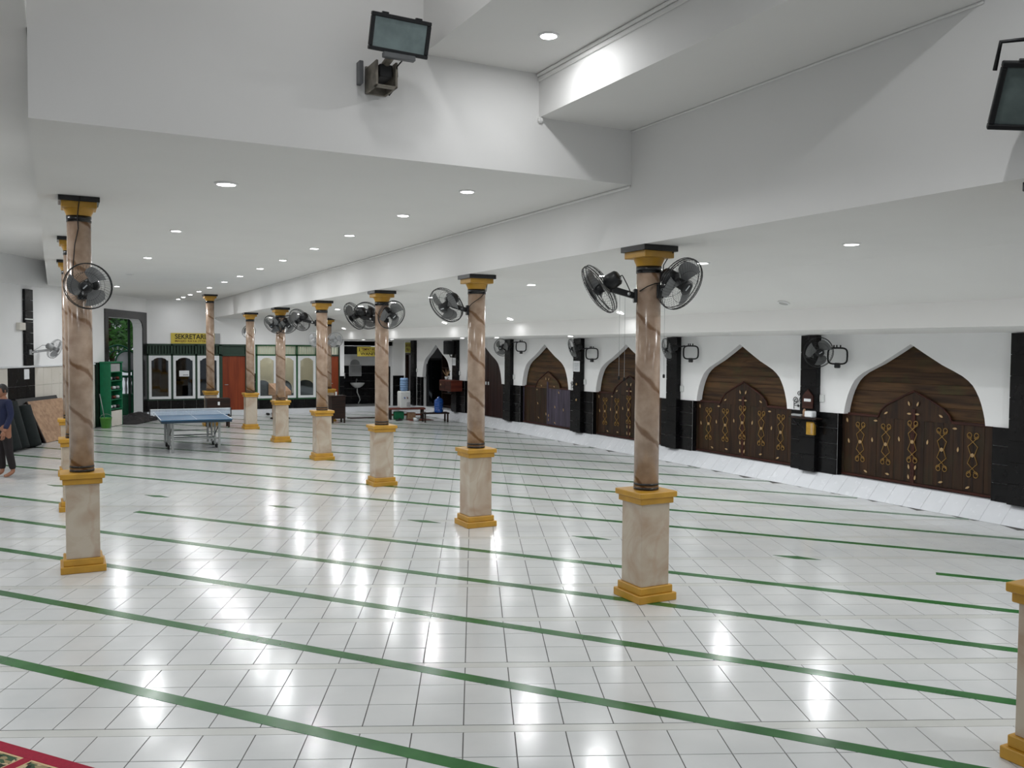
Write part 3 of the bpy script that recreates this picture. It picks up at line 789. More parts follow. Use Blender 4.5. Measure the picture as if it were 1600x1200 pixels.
def pilfan(i, center, face, loop, label, **kw):
    y = PIL_Y[i]
    t = fan(center, face, (XW - .113, y, center[2] - .04), (-1, 0, 0), label, **kw)
    A = t.location; lx, ly, lz = loop
    a, b = .155, .135; pts = []
    for k in range(24):
        ang = 2 * PI * k / 24; c_, s_ = math.cos(ang), math.sin(ang)
        cc = a * math.copysign(abs(c_) ** .5, c_); pts.append((lx - A.x + .62 * cc, ly - A.y - .78 * cc, lz - A.z + b * math.copysign(abs(s_) ** .5, s_)))
    MB().tube(pts, .016, 6, True).build('bracket_loop', 'blackmetal', t)
    MB().bbox(lx - A.x - .03, lx - A.x + .03, ly - A.y - .05, ly - A.y + .05, lz - A.z - b - .07, lz - A.z - b + .02, .012).build('pivot_block', 'blackmat', t)
    MB().tube([(lx - A.x - .08, ly - A.y + .1, lz - A.z + b), (lx - A.x, (ly - A.y) * .4, lz - A.z + b - .02), (0, 0, .03)], .014, 6).build('loop_arm', 'blackmetal', t)
    for q in (-.06, .02, .08):
        MB().tube([(lx - A.x, ly - A.y + q, lz - A.z + b), (lx - A.x, ly - A.y + q, lz - A.z + b + .05)], .012, 6).build('bolt', 'blackmetal', t)
    return t
pilfan(2, (11.45, 10.78, 2.37), (-.414, -.905, -.1), (11.72, 10.62, 2.31), 'fan with smoky blades on the nearest pilaster, its face turned to the camera', spin=.6)
pilfan(3, (11.5, 14.97, 2.40), (-.933, .261, -.249), (11.74, 14.50, 2.34), 'fan seen edge-on, on the pilaster right of the nearest marble column', scale=.95)
pilfan(4, (11.5, 18.80, 2.40), (-.92, .253, -.301), (11.74, 18.29, 2.28), 'fan seen edge-on, on the pilaster with the white notice')
pilfan(5, (11.5, 22.75, 2.42), (-.831, -.52, -.199), (11.74, 22.0, 2.45), 'fan on the pilaster between the grey gate and the plain door')

# ------------------------------------------------------------------ downlights
LENSM = MB().lathe([(.001, .0), (.058, .0), (.062, .006)], 20, cap=False).mesh('lens', 'lens')
LENSO = MB().lathe([(.001, .0), (.058, .0), (.062, .006)], 20, cap=False).mesh('lens', 'lensoff')
TRIMM = MB().lathe([(.060, .002), (.066, -.010), (.080, -.008), (.084, .002)], 24, cap=False).mesh('trim_ring', 'trim')
def downlight(x, y, z, label, power=1.0, on=True, scale=1.0, deep=False):
    d = thing('downlight', label, 'ceiling light', (x, y, z - .004), 0, 'recessed downlights')
    a = link('lens', LENSM if on and not deep else LENSO, d, (0, 0, -.004)); b = link('trim_ring', TRIMM, d)
    a.rotation_euler = (PI, 0, 0); a.scale = b.scale = (scale,) * 3
    if on:
        L = bpy.data.lights.new('lamp_beam', 'AREA'); L.energy = LAMP_W * power; L.color = LAMP_COL
        L.shape = 'DISK'; L.size = .115 * scale
        if deep: L.spread = math.radians(158)      # baffled lamp: nothing of it shows at a grazing look
        o = bpy.data.objects.new('lamp_beam', L); COL.objects.link(o); o.parent = d; o.location = (0, 0, -.016)
    return d
for i, y in enumerate((7.98, 9.78, 11.89, 13.75, 15.9, 17.85, 20.0, 21.98, 24.3, 26.2, 28.0, 29.6, 30.9)):
    downlight(3.64, y, H1, 'round recessed downlight, %s in the long row beside the right-hand beam' % ORD[i], (.62 if i < 4 else (1.3 if i < 9 else .9)) if i < 11 else .35)
for i, (y, on) in enumerate(((8.75, 1), (12.63, 1), (16.71, 1), (20.9, 0), (25.23, 1))):
    downlight(1.47, y, H1, ('brightest large downlight alone above the left aisle' if i == 0 else 'round recessed downlight, %s of the sparse left row above the aisle' % ORD[i]) + ('' if on else ', unlit'),
              .85 if i == 0 else 2.2, bool(on), 1.35 if i == 0 else 1.0)
for i, y in enumerate((-1.5, .3, 2.0, 3.8, 5.72, 7.8, 9.81, 11.79, 13.7, 15.78, 17.96, 20.2, 22.15, 24.1, 26.1, 28.1, 30.0)):
    downlight(6.46, y, H0, ('round recessed downlight, %s in view of the row just right of the marble columns' % ORD[i - 4]) if i > 3 else 'added downlight outside the frame, %s of four before the row right of the columns' % ORD[i], 1.4 if i < 9 else 1.6)  # first four are unseen lamps added to brighten the near right floor
for i, (y, on) in enumerate(((1.0, 1), (4.9, 1), (8.86, 0), (12.72, 1), (16.9, 1), (20.5, 1), (25.0, 1), (29.2, 1))):
    downlight(8.74, y, 3.040, (('round recessed downlight, %s in view on the sloping strip of the right-hand ceiling' % ORD[i - 2]) if i > 1 else 'added downlight outside the frame, %s of two on the sloping strip' % ORD[i]) + ('' if on else ', unlit'), .15, bool(on)).rotation_euler = (0, math.atan2(.416, 1.32), 0)  # first two are unseen, added for more light on the near right side
for i, (y, on) in enumerate(((.5, 1), (4.6, 1), (9.1, 0), (11.2, 0), (13.2, 0), (16.16, 1), (19.7, 1), (21.8, 1), (27.4, 1), (30.4, 1))):
    downlight(9.82, y, 2.673, (('round recessed downlight, %s in view on the lowest ceiling step' % ORD[i - 2]) if i > 1 else 'added downlight outside the frame, %s of two on the lowest ceiling step' % ORD[i]) + ('' if on else ', sunk in its baffle'), 3.0 if y < 6 else (1.2 if on else 1.8), True, 1.0, not on)  # first two are unseen, added to brighten the near floor and arcade wall
downlight(3.44, 6.03, H3, 'round recessed downlight high in the raised recess, above the step', .8)
for i, (x, y) in enumerate(((2.0, 5.3), (.7, 3.6), (1.8, 1.4), (.7, -.6))):  # unseen: first set by the floodlight's shadow, others added to light the near floor
    downlight(x, y, 6.2, 'unseen downlight, %s high up in the tall well above the camera' % ORD[i], .62, True, 2.5)
downlight(3.3, 2.6, H3, 'round recessed downlight of the raised recess, nearest the camera')
for i, (x, y) in enumerate(((-1.6, 3.5), (-1.6, 7.0), (-1.6, 11.0), (-1.6, 15.0), (-1.6, 19.0), (-5.5, 10.0), (-5.5, 15.5))):  # unseen lamps added to brighten the left ceiling and wall
    downlight(x, y, 4.55, 'unseen added downlight, %s over the left side bay' % ORD[i], 3.6 if y < 12 else 4.0)

# ------------------------------------------------------------------ floodlights
def floodlight(loc, face, upv, w, h, label):
    F = Vector(face).normalized(); U = Vector(upv); U = (U - F * U.dot(F)).normalized(); Rr = U.cross(F)
    t = thing('floodlight', label, 'floodlight', loc)
    mt = Matrix(((Rr.x, U.x, F.x, 0), (Rr.y, U.y, F.y, 0), (Rr.z, U.z, F.z, 0), (0, 0, 0, 1)))
    fr = MB(); b = .03
    fr.bbox(-w / 2, w / 2, h / 2 - b, h / 2, -.02, .02, .005, mt); fr.bbox(-w / 2, w / 2, -h / 2, -h / 2 + b, -.02, .02, .005, mt)
    fr.bbox(-w / 2, -w / 2 + b, -h / 2 + b, h / 2 - b, -.02, .02, .005, mt); fr.bbox(w / 2 - b, w / 2, -h / 2 + b, h / 2 - b, -.02, .02, .005, mt)
    fr.build('frame', 'blackmat', t)
    MB().box(-w / 2 + b, w / 2 - b, -h / 2 + b, h / 2 - b, -.008, .004, mt).build('lamp_glass', 'lampglass', t)
    hs = MB(); a0, a1 = (w / 2 - .005, h / 2 - .005), (w * .33, h * .28)
    vs = [(-a0[0], -a0[1], -.02), (a0[0], -a0[1], -.02), (a0[0], a0[1], -.02), (-a0[0], a0[1], -.02), (-a1[0], -a1[1], -.14), (a1[0], -a1[1], -.14), (a1[0], a1[1], -.14), (-a1[0], a1[1], -.14)]
    hs.add(vs, [(0, 1, 2, 3), (7, 6, 5, 4), (4, 5, 1, 0), (5, 6, 2, 1), (6, 7, 3, 2), (7, 4, 0, 3)], False, mt); hs.build('housing', 'blackmat', t)
    for s_ in (-1, 1): MB().bbox(s_ * w * .28 - .025, s_ * w * .28 + .025, h / 2 - .005, h / 2 + .012, -.015, .018, .003, mt).build('clip', 'blackmat', t)
    return t, mt
f1, fm1 = floodlight((2.39, 6.50, 4.80), (-.06, -.95, -.30), (.02, -.3, 1), .475, .275, 'black rectangular floodlight on a bracket on the step of the ceiling, left of centre')
MB().bbox(-.14, .12, -.03, .02, -.185, -.145, .006).build('lower_bar', 'housing', f1)
br = MB(); br.bbox(-.145, -.125, .14, .42, -.36, -.16, .004); br.bbox(.015, .035, .14, .42, -.36, -.16, .004); br.bbox(-.145, .035, .40, .42, -.36, -.14, .004); br.bbox(-.145, .035, .14, .20, -.36, -.345, .004)
br.build('mount_box', 'rust', f1)
MB().bbox(-.11, -.0, .16, .38, -.28, -.18, .008).build('ballast', 'blackmat', f1)
MB().tube([(-.05, .24, -.18), (-.05, .12, -.16), (-.03, .06, -.12)], .03, 10).build('swivel_arm', 'rust', f1)
MB().tube([(.05, .02, -.15), (.02, .12, -.2), (.06, .22, -.24), (.07, .3, -.31), (.04, .36, -.36)], .006, 6).build('cable', 'rubber', f1)
MB().bbox(-.215, -.18, .34, .42, -.30, -.12, .004).build('side_plate', 'housing', f1)
f2, fm2 = floodlight((4.62, 2.86, 3.74), (-.626, -.553, -.55), (.089, -.046, .95), .46, .36, 'black floodlight at the right edge of the picture, hung from the beam')
MB().lathe([(.07, -.004), (.065, .015), (.03, .03)], 16, Matrix.Translation((.26, .0, .26)) @ Matrix.Rotation(-PI / 2, 4, 'Y')).build('mount_plate', 'white_plastic', f2)
MB().tube([(.25, 0, .26), (.16, 0, .255), (.10, 0, .24)], .012, 6).build('mount_arm', 'blackmetal', f2)
YK = [fm2 @ Vector(p) for p in ((-.25, .12, -.04), (-.25, .26, -.06), (-.10, .27, -.09), (.10, .27, -.09), (.25, .26, -.06), (.25, .12, -.04))]
MB().tube([tuple(p) for p in YK], .012, 6).build('yoke', 'blackmetal', f2)
MB().tube([(.10, 0, .24), tuple((YK[2] + YK[3]) / 2)], .012, 6).build('swivel', 'blackmetal', f2)

# ------------------------------------------------------------------ office wall at the far end
fw = MB()
def fbox(x0, x1, z0, z1, y0=YF, y1=YF + .2): fw.box(x0, x1, y0, y1, z0, z1)
fbox(2.42, 12.3, 2.46, 4.2)
fbox(2.42, 2.72, 0, 2.46); fbox(5.12, 5.16, 0, 2.46)
fbox(5.98, 6.30, 0, 2.46); fbox(9.36, 9.53, 0, 2.46)
fbox(11.42, XW + .1, 0, 2.46)
fbox(2.72, 5.12, 0, .58); fbox(6.30, 8.88, 0, .54); fbox(5.16, 5.98, 0, .17); fbox(8.88, 9.36, 0, .17)
fbox(9.53, 11.42, 0, .17)
fbox(9.53, 11.42, 2.44, 2.62)
wall_far = struct(fw.build('wall_far', 'wallpaint'))
def yz_tiles(parent, x0, x1, z0, z1, nx, nz, y, m='blacktile', g=.006):
    dx, dz = (x1 - x0) / nx, (z1 - z0) / nz
    me = MB().box(-dx / 2 + g / 2, dx / 2 - g / 2, -.02, 0, -dz / 2 + g / 2, dz / 2 - g / 2).mesh('tile', m)
    for i in range(nx):
        for j in range(nz): link('tile', me, parent, (x0 + dx * (i + .5), y, z0 + dz * (j + .5)))
yz_tiles(wall_far, 2.66, 5.14, .18, .58, 6, 1, YF - .002)
yz_tiles(wall_far, 6.0, 8.86, .18, .54, 7, 1, YF - .002)
yz_tiles(wall_far, 11.43, 11.87, .18, 1.33, 1, 3, YF - .002)
yz_tiles(wall_far, 9.34, 9.53, .18, 1.33, 1, 3, YF - .002)
yz_tiles(wall_far, 5.98, 6.32, .54, 1.45, 1, 3, YF - .002)
kerb = struct(MB().box(2.3, 11.9, YF - .12, YF, 0, .175).build('trim_4', 'ledge'))

def office_window(xs, glass, wname, slat_m, z0=.60, z1=2.07, zt=2.45):
    x0, x1 = xs[0], xs[-1]
    w = struct(MB().build(wname, 'greenwood')) if False else None
    fr = MB()
    fr.box(x0 - .04, x1 + .04, YF - .03, YF + .12, z1, z1 + .06); fr.box(x0 - .04, x1 + .04, YF - .03, YF + .12, zt - .04, zt + .02)
    fr.box(x0 - .04, x1 + .04, YF - .03, YF + .12, z0 - .05, z0)
    for x in xs: fr.box(x - .035, x + .035, YF - .03, YF + .12, z0 - .02, zt)
    w = struct(fr.build(wname, 'greenmid' if slat_m == 'slat' else 'greenwood'))
    sm = MB().box(-.035, .035, -.02, .02, 0, zt - z1 - .11).mesh('louvre_slat', slat_m)
    for a, b in zip(xs[:-1], xs[1:]):
        n = 7
        for i in range(n): link('louvre_slat', sm, w, (a + .05 + (b - a - .1) * (i + .5) / n, YF + .04, z1 + .065))
        # white casement with a shouldered arched head
        xa, xb = a + .035, b - .035; t = .085
        cm = MB()
        cm.bbox(xa, xa + t, YF - .045, YF + .02, z0, z1, .006); cm.bbox(xb - t, xb, YF - .045, YF + .02, z0, z1, .006)
        cm.bbox(xa + t, xb - t, YF - .045, YF + .02, z0, z0 + t, .006)
        hw = (xb - xa) / 2 - t; cx = (xa + xb) / 2; hd = z1 - .07
        low = [(cx - hw, hd - .10), (cx - hw * .8, hd - .085), (cx - hw * .66, hd - .04), (cx - hw * .3, hd - .005), (cx, hd), (cx + hw * .3, hd - .005), (cx + hw * .66, hd - .04), (cx + hw * .8, hd - .085), (cx + hw, hd - .10)]
        MXZ = Matrix(((1, 0, 0, 0), (0, 0, -1, 0), (0, 1, 0, 0), (0, 0, 0, 1)))
        for k in range(len(low) - 1):
            (p, q), (r, s_) = low[k], low[k + 1]
            cm.prism([(p, q), (r, s_), (r, z1), (p, z1)], -YF - .02, -YF + .045, MXZ)
        c = cm.build('casement', 'whiteframe', w)
        MB().box(xa + t - .01, xb - t + .01, YF - .008, YF - .002, z0 + t - .01, z1 - .04).build('pane', glass, c)
    return w
w1 = office_window((2.76, 3.53, 4.31, 5.10), 'darkglass', 'window_1', 'greenwood')
w2 = office_window((6.34, 7.06, 7.77, 8.49), 'clearglass', 'window_2', 'slat', z0=.555)
notice = tag(MB().box(3.76, 4.08, YF - .022, YF - .012, 1.36, 1.56).build('notice', 'paper'), 'white notice sheet stuck inside the middle dark office window', 'notice')
MB().box(3.88, 4.05, YF - .0225, YF - .0215, 1.40, 1.42).build('printed_line', 'ink', notice)
def flush_door(x0, x1, name, z0=.17, z1=2.06):
    d = struct(MB().bbox(x0, x1, YF + .02, YF + .06, z0, z1, .004).build(name, 'reddoor'))
    fr = MB(); fr.box(x0 - .04, x0, YF - .02, YF + .12, z0, 2.45); fr.box(x1, x1 + .04, YF - .02, YF + .12, z0, 2.45)
    fr.box(x0 - .04, x1 + .04, YF - .02, YF + .12, z1, z1 + .06); fr.box(x0 - .04, x1 + .04, YF - .02, YF + .12, 2.41, 2.47)
    fr.build('door_frame', 'greenwood', d)
    MB().tube([(x0 + .08, YF + .02, 1.06), (x0 + .08, YF - .03, 1.06), (x0 + .19, YF - .03, 1.06)], .01, 6).build('door_handle', 'silver', d)
    return d
d1 = flush_door(5.18, 5.96, 'door_1'); d2 = flush_door(8.9, 9.32, 'door_2')
MB().box(5.18, 5.96, YF + .06, YF + .08, 2.12, 2.42).build('transom_panel', 'greenwood', d1)
sm = MB().box(-.03, .03, -.02, .02, 0, .28).mesh('louvre_slat', 'slat')
for i in range(4): link('louvre_slat', sm, d2, (8.96 + .1 * i, YF + .04, 2.13))
# rooms behind the windows
struct(MB().box(2.72, 5.55, 35.0, 35.1, 0, 3).box(2.60, 2.72, YF + .2, 35.1, 0, 4.2).build('wall_office', 'gate_plain'))
rm = MB(); rm.box(5.55, 9.5, 34.6, 34.7, 0, 3); rm.box(5.45, 5.55, YF + .2, 34.7, 0, 3); rm.box(9.43, 9.5, YF + .2, 34.7, 0, 3); rm.box(2.6, 9.5, YF + .2, 35.1, 3.0, 3.1)
struct(rm.build('wall_meeting_room', 'roomwall'))
ld = bpy.data.lights.new('room_lamp', 'POINT'); ld.energy = 60; ld.shadow_soft_size = .15; ld.color = (1, .97, .9)
lo = bpy.data.objects.new('room_lamp', ld); COL.objects.link(lo); lo.location = (7.4, 33.2, 2.75)
def sofa(x, y, w, label):
    s_ = thing('armchair', label, 'armchair', (x, y, 0), 0, 'armchairs behind the office glass')
    MB().bbox(-w / 2, w / 2, -.35, .35, .12, .45, .06).build('seat', 'sofa', s_)
    prof = [(-w / 2, .4), (-w / 2, .9)] + [(-w / 2 * math.cos(a), .9 + .28 * math.sin(a)) for a in [PI * k / 14 for k in range(1, 14)]] + [(w / 2, .9), (w / 2, .4)]
    MB().prism(prof[::-1], -.38, -.22, Matrix(((1, 0, 0, 0), (0, 0, 1, 0), (0, 1, 0, 0), (0, 0, 0, 1)))).build('backrest', 'sofa', s_)
    for q in (-1, 1): MB().bbox(q * w / 2 - .07, q * w / 2 + .07, -.38, .35, .12, .68, .05).build('armrest', 'sofa', s_)
sofa(6.66, 32.65, .54, 'charcoal armchair back behind the left pane of the light office window')
sofa(7.42, 32.65, .56, 'charcoal armchair back behind the middle pane of the light office window')
sofa(8.22, 32.65, .62, 'round-backed charcoal armchair behind the right pane of the light office window')

# signs
RX = (PI / 2, 0, 0)
sg = thing('office_sign', 'long yellow sign reading SEKRETARIAT on the white wall over the dark windows', 'sign', (3.5, YF - .02, 2.48))
MB().bbox(0, 1.42, -.02, .0, 0, .36, .004).build('board', 'yellow', sg); MB().bbox(1.42, 1.60, -.02, 0, 0, .36, .004).build('board_end', 'greyplastic', sg)
lettering('SEKRETARIAT', 1.26, .17, 'ink', sg, (.13, -.021, .155), RX, .02)
lettering('MASJID RAYA ITTIHAD', 1.2, .085, 'redink', sg, (.13, -.021, .035), RX, .015)
sg = thing('washroom_sign', 'yellow sign reading TEMPAT WUDHU WANITA hanging before the dark washing recess', 'sign', (10.04, YF + .035, 2.06))
MB().bbox(0, .98, -.012, .012, 0, .36, .004).build('board', 'yellow', sg)
lettering('WANITA', .74, .11, 'ink', sg, (.12, -.013, .04), RX, .02)
lettering('TEMPAT WUDHU', .78, .10, 'redink', sg, (.16, -.013, .21), RX, .02)
MB().bbox(.04, .94, -.0145, -.012, .175, .185, .001).build('rule', 'ink', sg)
pic = MB(); pic.lathe([(.001, -.0), (.017, .0)], 12, Matrix.Translation((.085, -.0135, .295)) @ Matrix.Rotation(PI / 2, 4, 'X'), cap=False)
pic.prism([(.06, .2), (.11, .2), (.095, .275), (.075, .275)], .0125, .0145, Matrix(((1, 0, 0, 0), (0, 0, -1, 0), (0, 1, 0, 0), (0, 0, 0, 1)))); pic.build('pictogram', 'ink', sg)
for x in (.12, .86): MB().tube([(x, 0, .36), (x, 0, .40)], .005, 5).build('hanger', 'blackmetal', sg)
sg = thing('corridor_sign', 'small olive-yellow sign over the bright narrow doorway in the right-hand corner', 'sign', (XW - .016, 31.64, 2.21))
MB().bbox(-.012, .0, -.66, 0, 0, .38, .004).build('board', 'yellowgreen', sg)
LRX = Matrix(((0, 0, -1), (-1, 0, 0), (0, 1, 0))).to_euler()
lettering('TEMPAT WUDHU', .54, .10, 'redink', sg, (-.0125, -.06, .22), LRX, .02)
lettering('PRIA', .36, .11, 'redink', sg, (-.0125, -.15, .06), LRX, .02)

# washing recess
rc = MB()
rc.box(9.33, 9.53, YF + .2, 33.5, 0, 2.9); rc.box(11.42, 11.6, YF + .2, 33.5, 0, 2.9)
rc.box(9.53, 11.42, 33.4, 33.5, 0, 2.12); rc.box(9.53, 11.42, 34.4, 34.5, 0, 3.0); rc.box(9.53, 11.42, YF + .2, 34.5, 2.9, 3.0)
recess = struct(rc.build('wall_recess', 'wallpaint'))
struct(MB().box(9.53, 11.42, YF + .02, 33.4, .12, .175).build('floor_recess', 'tile'))
yz_tiles(recess, 9.53, 11.42, .175, 1.68, 5, 5, 33.398)
sd = MB().box(-.02, 0, -.3, .3, 0, 1.5).mesh('side_tile', 'blacktile')
for j in range(2): link('side_tile', sd, recess, (11.419, 32.35 + .62 * j, .175)); link('side_tile', sd, recess, (9.551, 32.35 + .62 * j, .175))
MB().box(9.54, 11.41, 34.36, 34.39, .2, 2.9).build('dark_void_sheet', 'blackmat', recess)  # black sheet put in for the darkness of the void above the back wall
bs = thing('wash_basin', 'white porcelain wash basin on the black tiled wall of the recess', 'basin', (10.48, 33.2, .98))
bw = MB(); pr = [(.10, -.16), (.20, -.10), (.27, -.02), (.29, .03), (.265, .035), (.22, -.02), (.12, -.10), (.001, -.11)]
bw.lathe(pr, 24, Matrix.Diagonal((1.0, .68, 1, 1)), cap=False); bw.build('bowl', 'porcelain', bs)
MB().tube([(0, .02, -.15), (0, .03, -.34), (.02, .04, -.38), (.10, .1, -.52), (.15, .14, -.64), (.09, .17, -.79)], .022, 8).build('drain_pipe', 'white_plastic', bs)
MB().tube([(0, .17, .03), (0, .17, .16), (0, .08, .18), (0, .05, .13)], .014, 8).build('tap', 'silver', bs)
mi = thing('wall_mirror', 'square mirror with white edge above the wash basin', 'mirror', (10.44, 33.365, 1.27))
MB().bbox(-.25, .25, -.014, .014, 0, .44, .004).build('mirror_frame', 'white_plastic', mi); MB().box(-.235, .235, -.016, -.0135, .015, .425).build('mirror_glass', 'greyplastic', mi)
ni = MB(); ni.prism([(-.19, 0)] + [(-.19 * math.cos(a), .05 + .17 * math.sin(a)) for a in [PI * k / 12 for k in range(13)]] + [(.19, 0)], .0, .012, Matrix(((1, 0, 0, 0), (0, 0, -1, 0), (0, 1, 0, 0), (0, 0, 0, 1))))
tag(ni.build('niche_stand_in', 'greyplastic', None, (10.44, 33.398, 1.70)), 'flat grey stand-in for the arched niche above the mirror', 'wall plate')  # flat grey plate drawn in place of the arched niche
tag(MB().bbox(-.04, .04, -.08, 0, 0, .22, .01).build('soap_dispenser', 'white_plastic', None, (9.98, 33.376, 1.18)), 'narrow white soap dispenser left of the mirror', 'dispenser')
# lit corridor behind the narrow door in the corner
co = MB(); co.box(13.6, 13.7, 29.5, 33.5, 0, 2.8); co.box(12.2, 13.7, 33.0, 33.1, 0, 2.8)
struct(co.build('wall_corridor', 'glow'))
ld = bpy.data.lights.new('corridor_lamp', 'POINT'); ld.energy = 90; ld.shadow_soft_size = .1; ld.color = (1, .93, .93)
lo = bpy.data.objects.new('corridor_lamp', ld); COL.objects.link(lo); lo.location = (12.9, 31.6, 2.4)
df = MB(); df.box(XW - .02, XW + .1, 31.56, 31.64, 0, 2.2); df.box(XW - .02, XW + .1, 30.93, 30.99, 0, 2.2); df.box(XW - .02, XW + .1, 30.93, 31.64, 2.12, 2.2)
struct(df.build('door_3', 'darkwood'))

# ------------------------------------------------------------------ slanting left wall
LM = Matrix.Translation(LP) @ Matrix(((LT.x, -LN.x, 0, 0), (LT.y, -LN.y, 0, 0), (0, 0, 1, 0), (0, 0, 0, 1)))     # local x along wall, local -y into the hall
lw = MB()
lw.box(-16, .40, 0, .30, 0, 4.7, LM); lw.box(3.24, 3.62, 0, .30, 0, 4.7, LM); lw.box(.40, 3.24, 0, .30, 3.26, 4.7, LM)
lw.box(-16, -3.0, -.06, 0, 3.86, 4.62, LM)
wall_left = struct(lw.build('wall_left', 'wallpaint'))
def lbox(name, m, x0, x1, y0, y1, z0, z1, parent=None, b=.004):
    return MB().bbox(x0, x1, y0, y1, z0, z1, b, LM).build(name, m, parent)
# cream dado tiles, cap rail and black tiled panel
for i in range(19):
    x1_ = -.34 - i * .42; x0_ = x1_ - .414
    if x1_ < -7: break
    for j in range(4):
        blk = -4.9 < (x0_ + x1_) / 2 < -3.6
        lbox('tile', 'blacktile' if blk else 'cream', x0_, x1_, -.02, -.001, .02 + .455 * j, .02 + .455 * j + .449, wall_left, .003)
lbox('cap_rail', 'whiteframe', -8, -.34, -.05, -.001, 1.84, 1.885, wall_left)
for j in range(7):
    lbox('tile', 'blacktile', -4.21, -3.84, -.07, -.001, 1.89 + .27 * j, 1.89 + .27 * j + .264, wall_left, .003)
lbox('cross_bar', 'white_plastic', -4.24, -3.86, -.10, -.07, 3.02, 3.05, wall_left)
tag(lbox('switch_box', 'cream', -4.52, -4.24, -.09, -.002, 2.76, 2.94), 'small beige box beside the black strip on the left wall', 'switch box')
tag(lbox('notice', 'paper', -4.22, -3.98, -.026, -.0205, 1.55, 1.80), 'white notice on the black panel of the left wall', 'notice')
# the opening: wide black frame with rounded head
fr = MB()
RXZ = LM @ Matrix(((1, 0, 0, 0), (0, 0, -1, 0), (0, 1, 0, 0), (0, 0, 0, 1)))
fr.box(.37, .61, -.03, 0, 0, 3.5, LM); fr.box(3.24, 3.57, -.03, 0, 0, 3.5, LM)
fr.prism([(.61, 3.26), (.61, 3.5), (3.24, 3.5), (3.24, 2.98), (3.19, 3.12), (3.08, 3.21), (2.94, 3.26)][::-1], 0, .03, RXZ)
fr.box(-.33, .37, -.03, -.0, 0, 1.90, LM)
d4 = struct(fr.build('door_4', 'black'))
rv = MB(); rv.box(.40, .61, 0, .30, 0, 3.26, LM)
rv.prism([(3.24, 3.26), (2.94, 3.26), (3.08, 3.21), (3.19, 3.12), (3.24, 2.98)], -.30, 0, RXZ)
rv.build('reveal', 'wallpaint', d4)
def LW(x, y, z): return tuple(LM @ Vector((x, y, z)))
fan(LW(-3.48, -.42, 2.30), tuple(LT * .72 + LN * .42 + Vector((0, 0, -.35))), LW(-4.02, -.072, 2.22), tuple(LN), 'pale grey fan on the black strip of the left wall', grey=True, group='wall fans')

# ------------------------------------------------------------------ outside the left opening
yd = [LW(-5, .32, 0), LW(3.6, .32, 0), (2.58, 32.3, 0), (2.58, 48, 0), (-9, 48, 0)]
yard = struct(MB().prism([(p[0], p[1]) for p in yd], -.10, .005).build('floor_yard', 'stone'))
rk = thing('shoe_rack', 'tall emerald green rack of shoes beside the left opening', 'rack', LW(-.07, -.205, 0), LROT)
MB().bbox(.0, .04, -.15, .16, 0, 1.88, .004).build('side_panel', 'teal', rk); MB().bbox(.80, .84, -.15, .16, 0, 1.88, .004).build('side_panel', 'teal', rk)
MB().box(.04, .80, .13, .155, 0, 1.88).build('back_panel', 'teal', rk)
for i, z in enumerate((.50, .78, 1.06, 1.34, 1.60)): MB().bbox(.04, .80, -.15, .13, z, z + .025, .003).build('shelf_board', 'teal', rk)
MB().bbox(-.02, .86, -.17, .165, 1.88, 1.92, .004).build('top_board', 'teal', rk)
MB().bbox(.02, .70, -.14, .12, 1.60, 1.86, .01).build('top_box', 'greyplastic', rk)
MB().bbox(.05, .79, -.155, .1, 0.01, .46, .006).build('lower_box', 'cream', rk)
rows = ['lowest', 'second', 'middle', 'fourth']
cols_ = [('paper', 'pale'), ('redwood', 'brown'), ('rubber', 'black'), ('greyplastic', 'grey')]
for i, z in enumerate((.525, .805, 1.085, 1.365)):
    for j in range(3):
        mname, cname = cols_[(i * 2 + j * 3 + i // 2) % 4]
        p = Vector(LW(-.07 + .18 + .25 * j, -.225, z + .001))
        s_ = thing('shoe', '%s shoe, %s on the %s shelf of the green rack' % (cname, ('left', 'centre', 'right')[j], rows[i]), 'shoe', tuple(p), LROT + PI / 2, 'shoes on the green rack')
        MB().bbox(-.11, .11, -.045, .045, 0, .02, .006).build('sole', 'rubber', s_)
        up = MB(); up.tube([(-.09, 0, .055), (-.03, 0, .06), (.04, 0, .045), (.095, 0, .03)], [.044, .046, .036, .024], 8); up.build('upper', mname, s_)
bk = thing('bucket', 'lime green bucket on the floor before the green shoe rack', 'bucket', (1.30, 28.02, 0))
MB().lathe([(.12, 0), (.16, .3), (.17, .30), (.155, .29), (.115, .02)], 20).build('body', 'bucket', bk)
MB().tube([(.16 * math.cos(a), 0, .29 + .12 * math.sin(a)) for a in [PI * k / 10 for k in range(11)]], .005, 5).build('handle', 'greymetal', bk)
mp_ = thing('mop', 'thin mop stick leaning in the green bucket', 'mop', (1.30, 28.02, .05))
MB().tube([(0, 0, 0), (-.16, -.02, .95)], .012, 6).build('stick', 'greymetal', mp_)
gb = thing('bench', 'emerald green box bench against the railing outside the left opening', 'bench', (2.12, 33.1, .006))
MB().bbox(-.36, .36, -.2, .2, 0, .66, .01).build('body', 'teal', gb); MB().bbox(-.39, .39, -.24, .24, .66, .72, .008).build('top', 'teal', gb)
ra = thing('garden_railing', 'pale baluster railing outside the left opening, behind the green bench', 'railing', (1.6, 34.2, .006))
bal = MB().lathe([(.05, 0), (.05, .06), (.025, .12), (.05, .4), (.025, .62), (.05, .72), (.05, .8)], 10).mesh('baluster', 'whiteframe')
for i in range(12): link('baluster', bal, ra, (-.9 + .155 * i, 0, .45))
MB().bbox(-1.1, .9, -.07, .07, 1.25, 1.33, .01).build('top_rail', 'teal', ra); MB().bbox(-1.1, .9, -.07, .07, .36, .45, .01).build('bottom_rail', 'teal', ra)
MB().bbox(-1.1, .9, -.06, .06, 0, .36, .01).build('plinth', 'stone', ra)
